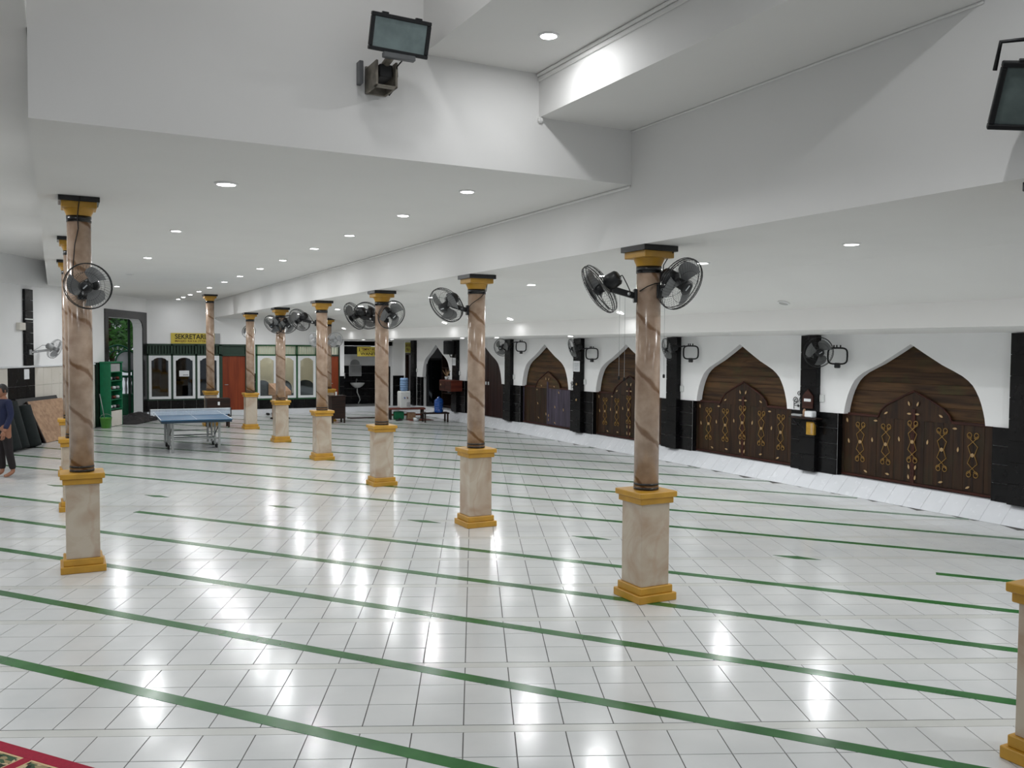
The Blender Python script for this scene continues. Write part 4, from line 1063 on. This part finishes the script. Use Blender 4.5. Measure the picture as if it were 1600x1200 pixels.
dk = thing('round_shield', 'large round white disc in an emerald ring standing outside the left opening', 'panel', (2.20, 32.75, .006))
rot90 = Matrix.Rotation(PI / 2, 4, 'X')
MB().lathe([(.001, -.012), (.34, -.012), (.34, .012), (.001, .012)], 40, Matrix.Translation((0, 0, 1.85)) @ rot90, cap=False).build('disc', 'whiteframe', dk)
MB().tube([(.36 * math.cos(a), 0, 1.85 + .36 * math.sin(a)) for a in [2 * PI * k / 40 for k in range(40)]], .03, 8, True).build('ring', 'teal', dk)
MB().bbox(.02, .10, -.09, -.03, 0, 3.3, .006).build('post', 'greenwood', dk)
ar = thing('garden_arch', 'slim emerald wrought-iron arch outside the left opening, behind the white disc', 'arch', (2.05, 35.2, .006))
MB().tube([(-.5, 0, 0), (-.5, 0, 1.9)] + [(-.5 * math.cos(a), 0, 1.9 + .5 * math.sin(a)) for a in [PI * k / 16 for k in range(1, 16)]] + [(.5, 0, 1.9), (.5, 0, 0)], .035, 8).build('outer_hoop', 'teal', ar)
MB().tube([(-.32 * math.cos(a), 0, 1.9 + .32 * math.sin(a)) for a in [PI * k / 16 for k in range(17)]], .022, 8).build('inner_hoop', 'teal', ar)
for k in range(1, 8):
    a = PI * k / 8; MB().tube([(-.33 * math.cos(a), 0, 1.9 + .33 * math.sin(a)), (-.48 * math.cos(a), 0, 1.9 + .48 * math.sin(a))], .02, 6).build('spoke', 'whiteframe', ar)
# crumpled tarp on the threshold
tp = MB(); n = 18; vs = []; rnd = random.Random(3)
for i in range(n + 1):
    for j in range(9):
        e = math.sin(PI * i / n) ** .6 * math.sin(PI * j / 8) ** .6
        vs.append((-.95 + 1.9 * i / n + rnd.uniform(-.03, .03), -.42 + .84 * j / 8 + rnd.uniform(-.03, .03), .012 + e * (.10 + .16 * rnd.random() + .18 * (i / n) ** 2)))
fs = [(i * 9 + j, (i + 1) * 9 + j, (i + 1) * 9 + j + 1, i * 9 + j + 1) for i in range(n) for j in range(8)]
b0 = len(vs); vs += [(x, y, .0) for x, y, z in vs]; fs += [tuple(b0 + q for q in reversed(f)) for f in fs[:]]
tp.add(vs, fs, True)
tpo = tag(tp.build('tarp', 'tarp', None, (2.22, 29.95, .008)), 'dark crumpled tarp heaped on the floor at the left opening', 'tarp'); tpo.rotation_euler = (0, 0, LROT)
def tree(name, label, loc, h, r, m, seed, n=1500):
    t = thing(name, label, 'tree', loc, 0, 'trees outside the left opening'); rnd = random.Random(seed)
    MB().tube([(0, 0, 0), (.08, .05, h * .35), (-.05, .1, h * .65), (.05, 0, h * .85)], [.14, .11, .08, .04], 8).build('trunk', 'bark', t)
    mb = MB()
    cl = [(rnd.uniform(-r, r), rnd.uniform(-r, r), h * .62 + rnd.uniform(-r * .75, r * .75), rnd.uniform(.35, .6) * r) for _ in range(14)]
    for _ in range(n):
        cx, cy, cz, cr = rnd.choice(cl)
        d = Vector((rnd.gauss(0, 1), rnd.gauss(0, 1), rnd.gauss(0, 1))).normalized() * cr * rnd.uniform(.6, 1)
        c = Vector((cx, cy, cz)) + d; a = Vector((rnd.gauss(0, 1), rnd.gauss(0, 1), rnd.gauss(0, .6))).normalized(); b = a.orthogonal().normalized()
        L, W = rnd.uniform(.10, .2), rnd.uniform(.04, .07)
        mb.add([c - a * L, c + b * W, c + a * L, c - b * W], [(0, 1, 2, 3)])
    stuff(mb.build('foliage', m, t))
tree('broadleaf_tree', 'bright green tree crown high in the left opening', (2.0, 39.0, 0), 4.9, 1.5, 'leaf', 1, 2600)
tree('broadleaf_tree', 'darker green tree behind the bright one in the left opening', (.2, 43.0, 0), 5.4, 1.7, 'leafdark', 2, 2600)
tree('broadleaf_tree', 'dense dark bush tree filling the back of the left opening', (3.6, 45.0, 0), 4.6, 2.0, 'leafdark', 5, 3000)

# ------------------------------------------------------------------ table tennis table
tt = thing('table_tennis_table', 'blue table tennis table with grey wheeled frame on the tiled floor', 'table', (2.86, 22.0, 0), math.radians(-2))
for s_ in (-1, 1):
    hf = MB().bbox(-.762, .762, min(s_ * .008, s_ * 1.37), max(s_ * .008, s_ * 1.37), .735, .76, .003).build('table_half', 'ttblue', tt)
    for x in (-.752, 0, .752): MB().box(x - (.004 if x == 0 else .01), x + (.004 if x == 0 else .01), min(s_ * .01, s_ * 1.37), max(s_ * .01, s_ * 1.37), .7602, .7612).build('side_line', 'whiteline', hf)
    MB().box(-.762, .762, min(s_ * 1.35, s_ * 1.37), max(s_ * 1.35, s_ * 1.37), .7602, .7612).build('end_line', 'whiteline', hf)
    MB().bbox(-.75, .75, min(s_ * 1.30, s_ * 1.355), max(s_ * 1.30, s_ * 1.355), .685, .735, .003).build('apron', 'ttedge', hf)
    for x in (-.735, .735): MB().bbox(x - .015, x + .015, min(s_ * .03, s_ * 1.30), max(s_ * .03, s_ * 1.30), .685, .735, .003).build('apron', 'ttedge', hf)
    for x in (-.5, .5):
        MB().bbox(x - .025, x + .025, s_ * 1.12 - .025, s_ * 1.12 + .025, 0.0, .735, .004).build('leg', 'greymetal', tt)
        MB().bbox(x - .022, x + .022, s_ * .30 - .022, s_ * .30 + .022, .10, .735, .004).build('leg', 'greymetal', tt)
        wh = MB().lathe([(.001, -.018), (.05, -.018), (.052, .018), (.001, .018)], 16, Matrix.Translation((x * 1.06, s_ * .36, .052)) @ Matrix.Rotation(PI / 2, 4, 'Y'), cap=False).build('wheel', 'rubber', tt)
        wh = MB().lathe([(.001, -.018), (.05, -.018), (.052, .018), (.001, .018)], 16, Matrix.Translation((x * 1.06, s_ * .24, .052)) @ Matrix.Rotation(PI / 2, 4, 'Y'), cap=False).build('wheel', 'rubber', tt)
        MB().bbox(x - .02, x + .02, s_ * .3 - .1, s_ * .3 + .1, .09, .115, .003).build('caster_plate', 'greymetal', tt)
        MB().tube([(x, s_ * .30, .32), (x, s_ * 1.12, .62)], .012, 6).build('brace', 'blackmetal', tt)
    MB().tube([(-.5, s_ * .30, .26), (.5, s_ * .30, .26)], .016, 8).build('cross_bar', 'greymetal', tt)
    MB().tube([(-.5, s_ * 1.12, .30), (.5, s_ * 1.12, .30)], .014, 8).build('cross_bar', 'greymetal', tt)
nt = thing('net', 'white table tennis net across the blue table', 'net', (2.86, 22.0, .7605), math.radians(-2))
mesh_ = MB()
for i in range(59): mesh_.box(-.90 + 1.8 * i / 58 - .006, -.90 + 1.8 * i / 58 + .006, -.003, .003, .006, .15)
for j in range(7): mesh_.box(-.9, .9, -.004, .004, .012 + .02 * j, .020 + .02 * j)
stuff(mesh_.build('mesh', 'net', nt)); MB().box(-.9, .9, -.005, .005, .138, .155).build('tape', 'whiteline', nt)
for s_ in (-1, 1): MB().bbox(s_ * .91 - .012, s_ * .91 + .012, -.015, .015, -.06, .16, .004).build('net_post', 'blackmat', nt); MB().bbox(min(s_ * .73, s_ * .92), max(s_ * .73, s_ * .92), -.02, .02, -.06, -.03, .003).build('clamp', 'blackmat', nt)

# ------------------------------------------------------------------ furniture at the far end
dsk = thing('small_desk', 'small dark desk with blue panel before the far column, behind the blue games table', 'desk', (4.28, 27.15, 0))
MB().bbox(-.33, .33, -.2, .2, .5, .86, .008).build('box', 'darkwood', dsk); MB().bbox(-.32, .32, -.18, .18, .36, .5, .006).build('panel', 'ttblue', dsk)
for x in (-.29, .29):
    for y in (-.17, .17): MB().bbox(x - .025, x + .025, y - .025, y + .025, 0, .4, .004).build('leg', 'darkwood', dsk)
MB().bbox(-.03, .03, -.215, -.2, .66, .76, .004).build('handle', 'whiteframe', dsk)
pod = thing('podium', 'black wooden podium on legs before the far column', 'podium', (7.93, 27.25, 0))
MB().bbox(-.22, .22, -.2, .2, .14, .84, .008).build('body', 'darkwood', pod)
for x in (-.19, .19):
    for y in (-.17, .17): MB().bbox(x - .025, x + .025, y - .025, y + .025, 0, .15, .004).build('leg', 'darkwood', pod)
MB().bbox(-.25, .25, -.23, .23, .84, .87, .006).build('top', 'darkwood', pod)
tag(MB().bbox(-.025, .025, -.025, .025, 0, .12, .008).build('cup', 'white_plastic', None, (7.86, 27.1, .871)), 'small white cup on the black podium', 'cup')
lec = thing('lectern', 'brown wooden lectern with slanted top left of the fifth right-hand column', 'lectern', (6.62, 29.4, 0), math.radians(20))
MB().bbox(-.2, .2, -.16, .16, .04, .82, .008).build('body', 'tanboard', lec); MB().bbox(-.25, .25, -.2, .2, 0, .05, .008).build('base', 'darkwood', lec)
MB().prism([(-.24, .80), (.24, .80), (.24, 1.18), (-.24, .93)], -.28, .28, Matrix(((0, 0, 1, 0), (1, 0, 0, 0), (0, 1, 0, 0), (0, 0, 0, 1)))).build('slanted_top', 'tanboard', lec)
for i, (x, y) in enumerate(((6.62, 31.25), (6.8, 31.3), (6.98, 31.27))):
    tag(MB().bbox(-.05, .05, -.12, .12, 0, .07, .02).build('sandal', 'greyplastic' if i else 'rubber', None, (x, y, .001)), ('grey sandal, left of two on the floor by the white kerb', 'grey sandal, right of two on the floor by the white kerb')[i - 1] if i else 'dark sandal on the floor by the white kerb', 'sandal', 'sandals by the white kerb')

bn = thing('low_bench', 'low red-brown bench carrying the white water dispenser', 'bench', (10.45, 27.75, 0), math.radians(-12))
MB().bbox(-.62, .62, -.22, .22, .33, .38, .006).build('seat', 'redwood', bn)
for x in (-.54, .54):
    for y in (-.17, .17): MB().bbox(x - .03, x + .03, y - .03, y + .03, 0, .34, .005).build('leg', 'darkwood', bn)
MB().bbox(-.52, .52, -.012, .012, .12, .18, .004).build('stretcher', 'redwood', bn)
wd = thing('water_dispenser', 'white tabletop water dispenser with an upturned pale blue bottle', 'dispenser', (10.37, 27.75, .381))
MB().bbox(-.18, .18, -.16, .16, 0, .56, .02).build('body', 'white_plastic', wd); MB().bbox(.04, .17, -.17, -.15, .05, .2, .01).build('drip_tray', 'greyplastic', wd)
MB().tube([(-.05, -.16, .36), (-.05, -.22, .36), (-.05, -.22, .31)], .014, 6).build('tap', 'blue', wd); MB().tube([(.05, -.16, .36), (.05, -.22, .36), (.05, -.22, .31)], .014, 6).build('tap', 'redwood', wd)
def gallon(upside=False):
    pr = [(.001, 0), (.115, .0), (.135, .02)]
    for k in range(4): z = .05 + .075 * k; pr += [(.138, z), (.138, z + .045), (.130, z + .055), (.130, z + .065)]
    pr += [(.138, .35), (.13, .40), (.08, .445), (.03, .465), (.028, .50), (.001, .50)]
    if upside: pr = [(r, .50 - z) for r, z in reversed(pr)]
    return MB().lathe(pr, 24, cap=False)
gallon(True).build('bottle', 'bluewater', wd, (0, 0, .50))
tb_ = thing('low_table', 'low dark wooden table with blue water bottles by the ledge', 'table', (10.92, 26.35, 0), math.radians(-10))
MB().bbox(-.42, .42, -.25, .25, .27, .31, .006).build('top', 'darkwood', tb_)
for x in (-.37, .37):
    for y in (-.2, .2): MB().bbox(x - .025, x + .025, y - .025, y + .025, 0, .28, .004).build('leg', 'darkwood', tb_)
for i, (x, y, l) in enumerate(((10.98, 26.22, 'deep blue ribbed water bottle on the low dark table, front one'), (11.12, 26.50, 'deep blue ribbed water bottle on the low dark table, rear one'))):
    b_ = thing('water_bottle', l, 'bottle', (x, y, .311), 0, 'blue water bottles'); gallon().build('body', 'blue', b_)
    MB().bbox(.09, .142, -.05, .03, .08, .16, .01).build('label', 'paper', b_) if i == 0 else None
pot = tag(MB().lathe([(.001, 0), (.06, .0), (.10, .05), (.10, .12), (.085, .12), (.001, .05)], 18, cap=False).build('steel_bowl', 'silver', None, (10.42, 26.75, .001)), 'small steel bowl on the floor between bench and low table', 'bowl')
tag(MB().bbox(-.1, .1, -.07, .07, 0, .03, .01).build('folded_cloth', 'paper', None, (10.72, 26.35, .311)), 'folded white cloth on the low dark table', 'cloth')
for i, (x, y, m_, l) in enumerate(((10.0, 27.2, 'rubber', 'black sandal on the floor before the low bench, front one'), (10.12, 27.42, 'rubber', 'black sandal on the floor before the low bench, rear one'))):
    s_ = thing('sandal', l, 'sandal', (x, y, 0), .4 + i, 'black sandals by the bench')
    MB().bbox(-.13, .13, -.05, .05, 0, .03, .012).build('sole', m_, s_); MB().tube([(.02, -.05, .02), (.03, 0, .07), (.02, .05, .02)], .012, 6).build('strap', m_, s_)
tag(MB().bbox(-.17, .17, -.1, .1, 0, .26, .03).build('storage_bag', 'teal', None, (10.2, 27.8, .001)), 'green bag stored under the low bench', 'bag')
tag(MB().bbox(-.14, .14, -.1, .1, 0, .22, .02).build('cardboard_box', 'tanboard', None, (10.62, 27.75, .001)), 'tan box under the low bench', 'box')
rg = tag(MB().bbox(-.4, .4, -.25, .25, .0, .012, .005).build('door_mat', 'redwood', None, (10.72, 27.20, .001)), 'small red-brown mat on the floor before the bench', 'mat')
tag(MB().bbox(-.55, .55, -.18, .18, 0, .02, .006).build('door_mat', 'darkwood', None, (9.3, 28.7, .001)), 'dark long mat on the floor behind the third right-hand column', 'mat')

# things on the arcade pilasters
sp = thing('loudspeaker', 'black loudspeaker box bracketed on the pilaster beside the last arch', 'speaker', (11.70, 26.98, 2.18))
MB().bbox(-.16, .12, -.17, .17, 0, .46, .015).build('cabinet', 'blackmat', sp); MB().bbox(-.17, -.158, -.15, .15, .03, .43, .004).build('grille', 'rubber', sp)
MB().tube([(0, 0, 0), (.02, 0, -.08), (.17, -.05, -.08)], .02, 8).build('bracket', 'blackmetal', sp)
s1 = thing('wall_shelf', 'dark shelf with odds and ends on the nearest full pilaster', 'shelf', (XW - .105, PIL_Y[2], 1.20))
MB().bbox(-.16, .0, -.34, .30, 0, .03, .004).build('board', 'darkwood', s1)
for y in (-.25, .22): MB().tube([(-.14, y, 0), (0, y, -.14)], .01, 6).build('bracket', 'blackmetal', s1)
XS_ = XW - .105 - .08
tag(MB().bbox(-.06, .06, -.09, .09, 0, .11, .015).build('tissue_pack', 'paper', None, (XS_, PIL_Y[2] - .14, 1.231)), 'crumpled white tissue pack on the pilaster shelf', 'tissue pack')
tag(MB().bbox(-.04, .04, -.12, .12, 0, .04, .01).build('tray', 'greyplastic', None, (XS_, PIL_Y[2] + .16, 1.231)), 'flat grey tray on the left end of the pilaster shelf', 'tray')
tag(MB().lathe([(.001, 0), (.03, 0), (.03, .1), (.014, .14), (.001, .14)], 12, cap=False).build('small_bottle', 'tanboard', None, (XS_, PIL_Y[2] + .0, 1.231)), 'small tan bottle in the middle of the pilaster shelf', 'bottle')
dbx = thing('plaque', 'small dark red plaque with a white label above the pilaster shelf', 'plaque', (XW - .105 - .012, PIL_Y[2] - .02, 1.38))
MB().prism([(-.12, 0), (.12, 0), (.12, .22), (0, .34), (-.12, .22)], -.02, .0, AX).build('board', 'gate_red', dbx); MB().bbox(-.026, -.02, -.08, .08, .12, .17, .002).build('label', 'paper', dbx)
gb_ = thing('gold_frame', 'small gold box hung under the pilaster shelf', 'box', (XW - .105 - .03, PIL_Y[2] - .12, .92))
MB().bbox(-.04, .025, -.09, .09, 0, .23, .01).build('body', 'gold_box', gb_); MB().bbox(-.044, -.04, -.07, -.02, .02, .21, .002).build('pale_edge', 'leafpale', gb_)
def scrollwork(y, z, label):
    s_ = thing('scroll_bracket', label, 'bracket', (XW - .03, y, z), 0, 'wrought iron scrolls')
    def sp_(cy, cz, r, a0, tr, sg): return [(0, cy + sg * r * (1 - .75 * k / 22) * math.cos(a0 + tr * 2 * PI * k / 22), cz + r * (1 - .75 * k / 22) * math.sin(a0 + tr * 2 * PI * k / 22)) for k in range(23)]
    MB().tube([(0, .10, 0), (0, .10, .14)] + sp_(.06, .16, .06, -.2, 1.4, 1), .007, 5).build('scroll', 'blackmetal', s_)
    MB().tube([(0, .10, .08), (0, -.02, .15), (0, -.06, .26)] + sp_(-.02, .28, .05, PI, -1.3, 1), .006, 5).build('scroll', 'blackmetal', s_)
    MB().tube([(0, .1, .06), (0, -.12, .06)], .006, 5).build('bar', 'blackmetal', s_); MB().lathe([(.001, -.03), (.022, 0), (.001, .03)], 8, Matrix.Translation((0, 0, .06)), cap=False).build('knot', 'blackmetal', s_)
scrollwork(PIL_Y[2] + .30, 1.345, 'black wrought iron scroll at the left of the nearest full pilaster')
scrollwork(PIL_Y[4] + .30, 1.345, 'black wrought iron scroll beside the pilaster with the white notice')
for i, y in enumerate(PIL_Y):
    if y < 6: continue
    if i == 5: continue
    tag(MB().bbox(-.03, 0, -.05, .05, 0, .13, .008).build('switch_box', 'white_plastic', None, (XW - .003, y - .24, 1.50)),
        'small white switch box %s' % {1: 'at the right edge beside the last visible pilaster', 2: 'right of the nearest full pilaster', 3: 'on the pilaster right of the nearest marble column', 4: 'on the pilaster with the white notice', 6: 'on the pilaster behind the loudspeaker', 7: 'on the pilaster by the corridor door'}[i], 'switch box', 'switch boxes on the arcade')
tag(MB().bbox(-.03, 0, -.05, .05, 0, .13, .008).build('switch_box', 'white_plastic', None, (XW - .003, PIL_Y[5] - .24, 1.50)), 'small white switch box on the pilaster between the grey gate and the plain door', 'switch box', 'switch boxes on the arcade')
np_ = tag(MB().box(-.006, 0, -.15, .15, 0, .27).build('notice', 'paper', None, (XW - .116, PIL_Y[4], 1.82)), 'white printed notice on the fourth pilaster, under its fan', 'notice')
for k in range(5): MB().box(-.0068, -.006, -.11, .11, .04 + .04 * k, .05 + .04 * k).build('printed_line', 'print', np_)
np2 = tag(MB().box(-.006, 0, -.13, .13, 0, .25).build('notice', 'paper', None, (XW - .116, PIL_Y[6], 1.82)), 'white notice on the pilaster below the loudspeaker', 'notice')
for k in range(4): MB().box(-.0068, -.006, -.09, .09, .05 + .04 * k, .06 + .04 * k).build('printed_line', 'print', np2)
for i, y in ((4, PIL_Y[4]),):
    for z in (1.5, 1.1): link('pilaster_flower', FLOWER, None, (XW - .118, y, z)); 
for k, o in enumerate([o for o in COL.objects if o.name.startswith('pilaster_flower')]): tag(o, 'small pale brass flower on the fourth pilaster, %s' % ('upper one' if k == 0 else 'lower one'), 'ornament', 'brass flowers on the pilaster')
cbn = thing('wall_cabinet', 'red-brown wall cabinet on the pilaster below the loudspeaker', 'cabinet', (XW - .102 - .2, PIL_Y[6] - .1, .98))
MB().bbox(-.2, .2, -.55, .42, 0, .36, .008).build('body', 'redwood', cbn); MB().bbox(-.215, -.2, -.53, -.07, .02, .34, .004).build('door', 'gate_red', cbn); MB().bbox(-.215, -.2, -.05, .40, .02, .34, .004).build('door', 'gate_red', cbn)
FL2 = link('ornament', FLOWER, cbn, (-.222, .26, .2)); 
pv = thing('potted_plant', 'small pale dried plant in a pot on the red-brown wall cabinet', 'plant', (XW - .31, PIL_Y[6] + .16, 1.341))
MB().lathe([(.001, 0), (.05, 0), (.07, .1), (.06, .1), (.001, .06)], 14, cap=False).build('pot', 'white_plastic', pv)
rnd = random.Random(8)
for k in range(9):
    a = rnd.uniform(0, 2 * PI); MB().tube([(0, 0, .08), (.06 * math.cos(a), .06 * math.sin(a), .2), (.14 * math.cos(a), .14 * math.sin(a), .28 + .08 * rnd.random())], [.006, .012, .004], 5).build('stem', 'leafpale' if k % 2 else 'tanboard', pv)

# ------------------------------------------------------------------ left foreground and person
bd = thing('plywood_panel', 'tan plywood panel leaning on the left wall behind the left columns', 'panel', LW(-4.42, -.62, 0), LROT)
tilt = Matrix.Rotation(-.42, 4, 'X')
MB().bbox(.0, 1.75, -.02, .0, 0, 1.10, .004, tilt).build('sheet', 'tanboard', bd); MB().bbox(-.05, 0, -.03, .02, 0, 1.10, .004, tilt).build('edge_batten', 'darkwood', bd)
bd2 = thing('dark_board', 'dark board leaning behind the tan plywood panel', 'panel', LW(-4.80, -.50, 0), LROT)
MB().bbox(.0, 2.0, -.02, .02, 0, 1.16, .004, Matrix.Rotation(-.36, 4, 'X')).build('sheet', 'blackmat', bd2)
for i, (x, y, h, l) in enumerate(((-5.42, -.85, 1.0, 'dark green rolled carpet standing nearest the tan panel'), (-5.85, -.80, 1.12, 'dark green rolled carpet, middle of three behind the person'), (-6.28, -.85, 1.05, 'dark green rolled carpet farthest left behind the person'))):
    c = thing('rolled_carpet', l, 'carpet roll', LW(x, y, 0), LROT, 'rolled carpets at the left wall')
    ax = Vector((.06, .30, 1)).normalized(); pm = ax.to_track_quat('Z', 'Y').to_matrix().to_4x4()
    MB().lathe([(.17, .03), (.18, .08), (.18, h), (.13, h + .01)], 18, pm).build('roll', 'darkgreencloth', c)
    MB().tube([(.11 * math.cos(a) * (1 - a / 20), .11 * math.sin(a) * (1 - a / 20), h + .015) for a in [k * .5 for k in range(26)]], .01, 5).build('spiral_end', 'blackmat', c)
    o = c.children[-1]; o.rotation_euler = pm.to_euler()
tag(MB().bbox(-.03, .03, -.03, .03, 0, .11, .012).build('water_pump', 'blackmat', None, (-.93, 22.8, .001)), 'small black gadget on the floor behind the person', 'gadget')

def skin_body(name, m, pts, edges, rads, parent, loc=(0, 0, 0), root=0, sub=2):
    me = bpy.data.meshes.new(name); me.from_pydata(pts, edges, [])
    o = bpy.data.objects.new(name, me); COL.objects.link(o)
    md = o.modifiers.new('skin', 'SKIN'); md.use_smooth_shade = True; md.branch_smoothing = .3
    for i, r in enumerate(rads):
        v = me.skin_vertices[0].data[i]; v.radius = (r, r) if not isinstance(r, tuple) else r
        v.use_root = (i == root)
    sd = o.modifiers.new('sub', 'SUBSURF'); sd.levels = sub; sd.render_levels = sub
    dg = bpy.context.evaluated_depsgraph_get(); dg.update()
    m2 = bpy.data.meshes.new_from_object(o.evaluated_get(dg)); m2.name = name
    bpy.data.objects.remove(o); bpy.data.meshes.remove(me)
    m2.materials.clear(); m2.materials.append(M[m])
    for p in m2.polygons: p.use_smooth = True
    return link(name, m2, parent, loc)
PX, PY = -.83, 18.35
pe = thing('person', 'standing person at the left edge in navy shirt and dark trousers, barefoot, facing left', 'person', (PX, PY, 0), math.radians(118))
# local +y is where the person faces; local x is their right-hand side
body_p = [(0, 0, .90), (0, .0, 1.05), (0, .01, 1.22), (0, 0, 1.36), (0, .0, 1.43), (0, .02, 1.50),
          (.09, 0, .86), (.095, .02, .48), (.10, -.01, .09), (.105, .09, .04), (.107, .16, .03),
          (-.09, 0, .86), (-.095, -.03, .48), (-.10, -.10, .09), (-.105, .0, .04), (-.107, .07, .03),
          (.17, 0, 1.37), (.225, -.02, 1.12), (.235, .10, .90), (.235, .15, .83),
          (-.17, 0, 1.37), (-.225, -.02, 1.12), (-.235, .08, .90), (-.235, .12, .83)]
body_e = [(0, 1), (1, 2), (2, 3), (3, 4), (4, 5), (0, 6), (6, 7), (7, 8), (8, 9), (9, 10), (0, 11), (11, 12), (12, 13), (13, 14), (14, 15),
          (3, 16), (16, 17), (17, 18), (18, 19), (3, 20), (20, 21), (21, 22), (22, 23)]
body_r = [(.145, .105), (.14, .10), (.155, .105), (.15, .095), .06, .052, .085, .056, .04, .036, .024, .085, .056, .04, .036, .024, .058, .044, .034, .032, .058, .044, .034, .032]
pb = skin_body('body', 'skin', body_p, body_e, body_r, pe)
# head: lathe profile shaped by hand with brow, nose, chin and ears
hd = MB(); vs = []; rings = 14; seg = 20
for i in range(rings + 1):
    th = PI * i / rings; z = -math.cos(th) * .118
    for j in range(seg):
        a = 2 * PI * j / seg; fx, fy = math.cos(a), math.sin(a)
        r = math.sin(th); wx, wy = .076 * r, .094 * r
        x, y = fx * wx, fy * wy
        f = max(0, fy) ** 3
        y += f * (.012 * math.exp(-((z + .095) / .03) ** 2) - .012 * math.exp(-((z - .005) / .02) ** 2) + .006 * math.exp(-((z - .035) / .02) ** 2))
        if z < -.03: x *= 1 - .25 * min(1, (-z - .03) / .08)
        vs.append((x, y, z))
fs = [(i * seg + j, i * seg + (j + 1) % seg, (i + 1) * seg + (j + 1) % seg, (i + 1) * seg + j) for i in range(rings) for j in range(seg)]
hd.add(vs, fs, True)
HM = Matrix.Translation((0, .03, 1.565))
hd2 = MB().add(hd.v, hd.f, True, HM)
hd2.tube([(0, .085, 1.585), (0, .108, 1.555), (0, .118, 1.540), (0, .1, 1.532)], [.010, .014, .017, .010], 8)
for s_ in (-1, 1): hd2.lathe([(.001, -.012), (.018, -.01), (.026, .0), (.018, .012), (.001, .012)], 10, Matrix.Translation((s_ * .078, .018, 1.565)) @ Matrix.Rotation(PI / 2, 4, 'Y') @ Matrix.Diagonal((1.3, .8, .6, 1)), cap=False)
he = hd2.build('head', 'skin', pe)
for s_ in (-1, 1): MB().lathe([(.001, -.008), (.010, -.005), (.012, 0), (.010, .005), (.001, .008)], 10, Matrix.Translation((s_ * .031, .108, 1.572)) @ Matrix.Rotation(PI / 2, 4, 'X'), cap=False).build('eye', 'hair', he)
MB().tube([(-.024, .107, 1.508), (0, .116, 1.506), (.024, .107, 1.508)], [.004, .007, .004], 6).build('mouth', 'redwood', he)
hr = MB(); vs = []; 
for i in range(9):
    th = PI * .5 * i / 8 * 1.15
    for j in range(24):
        a = 2 * PI * j / 24; zz = math.cos(th) * .130; r = math.sin(th)
        low = .0 if math.sin(a) > .3 else -.05
        y = math.sin(a) * .104 * r - .006; x = math.cos(a) * .086 * r
        if math.sin(a) > .35 and zz < .055: zz = .055; y *= .93
        vs.append((x, y + .03, 1.565 + max(zz, -.06)))
hr.add(vs, [(i * 24 + j, (i + 1) * 24 + j, (i + 1) * 24 + (j + 1) % 24, i * 24 + (j + 1) % 24) for i in range(8) for j in range(24)], True)
hr.build('hair', 'hair', pe)
sh_p = [(0, 0, .86), (0, 0, 1.05), (0, .01, 1.22), (0, 0, 1.36), (0, .0, 1.42), (.17, 0, 1.375), (.225, -.02, 1.13), (.236, .125, .875), (-.17, 0, 1.375), (-.225, -.02, 1.13), (-.236, .10, .875)]
sh_e = [(0, 1), (1, 2), (2, 3), (3, 4), (3, 5), (5, 6), (6, 7), (3, 8), (8, 9), (9, 10)]
sh_r = [(.165, .125), (.16, .12), (.172, .122), (.165, .11), .072, .07, .057, .046, .07, .057, .046]
skin_body('shirt', 'navy', sh_p, sh_e, sh_r, pe)
tr_p = [(0, 0, .93), (0, 0, .86), (.09, 0, .80), (.096, .02, .48), (.10, -.01, .12), (-.09, 0, .80), (-.096, -.03, .48), (-.10, -.10, .12)]
tr_e = [(0, 1), (1, 2), (2, 3), (3, 4), (1, 5), (5, 6), (6, 7)]
tr_r = [(.15, .11), (.155, .118), .10, .075, .062, .10, .075, .062]
skin_body('trousers', 'trouser', tr_p, tr_e, tr_r, pe)
for s_, hx, hy in ((1, .235, .15), (-1, -.235, .12)):
    # relaxed hands: palm, four fingers and a thumb rooted in the palm
    P = [(hx, hy, .85), (hx, hy + .01, .80), (hx, hy + .012, .765)]; E_ = [(0, 1), (1, 2)]; Rr = [(.026, .032), (.02, .038), (.016, .038)]
    for k, (oy, ln_) in enumerate(((-.028, .062), (-.010, .074), (.010, .080), (.028, .070))):
        b = len(P); P += [(hx, hy + .012 + oy, .765), (hx - s_ * .006, hy + .014 + oy, .765 - ln_ * .5), (hx - s_ * .022, hy + .016 + oy, .765 - ln_)]
        E_ += [(2, b), (b, b + 1), (b + 1, b + 2)]; Rr += [.010, .0085, .0075]
    b = len(P); P += [(hx, hy + .045, .80), (hx - s_ * .012, hy + .062, .765)]; E_ += [(1, b), (b, b + 1)]; Rr += [.011, .009]
    skin_body('hand', 'skin', P, E_, Rr, pe)

# ------------------------------------------------------------------ carpet in the lower left corner
cp = thing('prayer_carpet', 'patterned green and beige carpet with crimson border in the lower left corner', 'carpet', tuple(GN * 3.47 + GD * (-4.95)), GROT)
MB().bbox(-2.5, 4.5, -1.35, 0, .001, .010, .003).build('pile', 'carpet', cp)
MB().bbox(-2.5, 4.5, -.085, .004, .0012, .0125, .003).build('border', 'carpet_red', cp)
MB().bbox(-2.5, 4.5, -.100, -.085, .0012, .0115, .001).build('border_line', 'carpet_beige', cp)
for k in range(-2, 5):
    x = .36 + .62 * k - .62
    MB().bbox(x - .035, x + .035, -1.35, -.08, .0012, .0122, .003).build('cross_band', 'carpet_red', cp)
    for q in (-.045, .035): MB().bbox(x + q, x + q + .010, -1.35, -.09, .0012, .0118, .001).build('band_line', 'carpet_beige', cp)
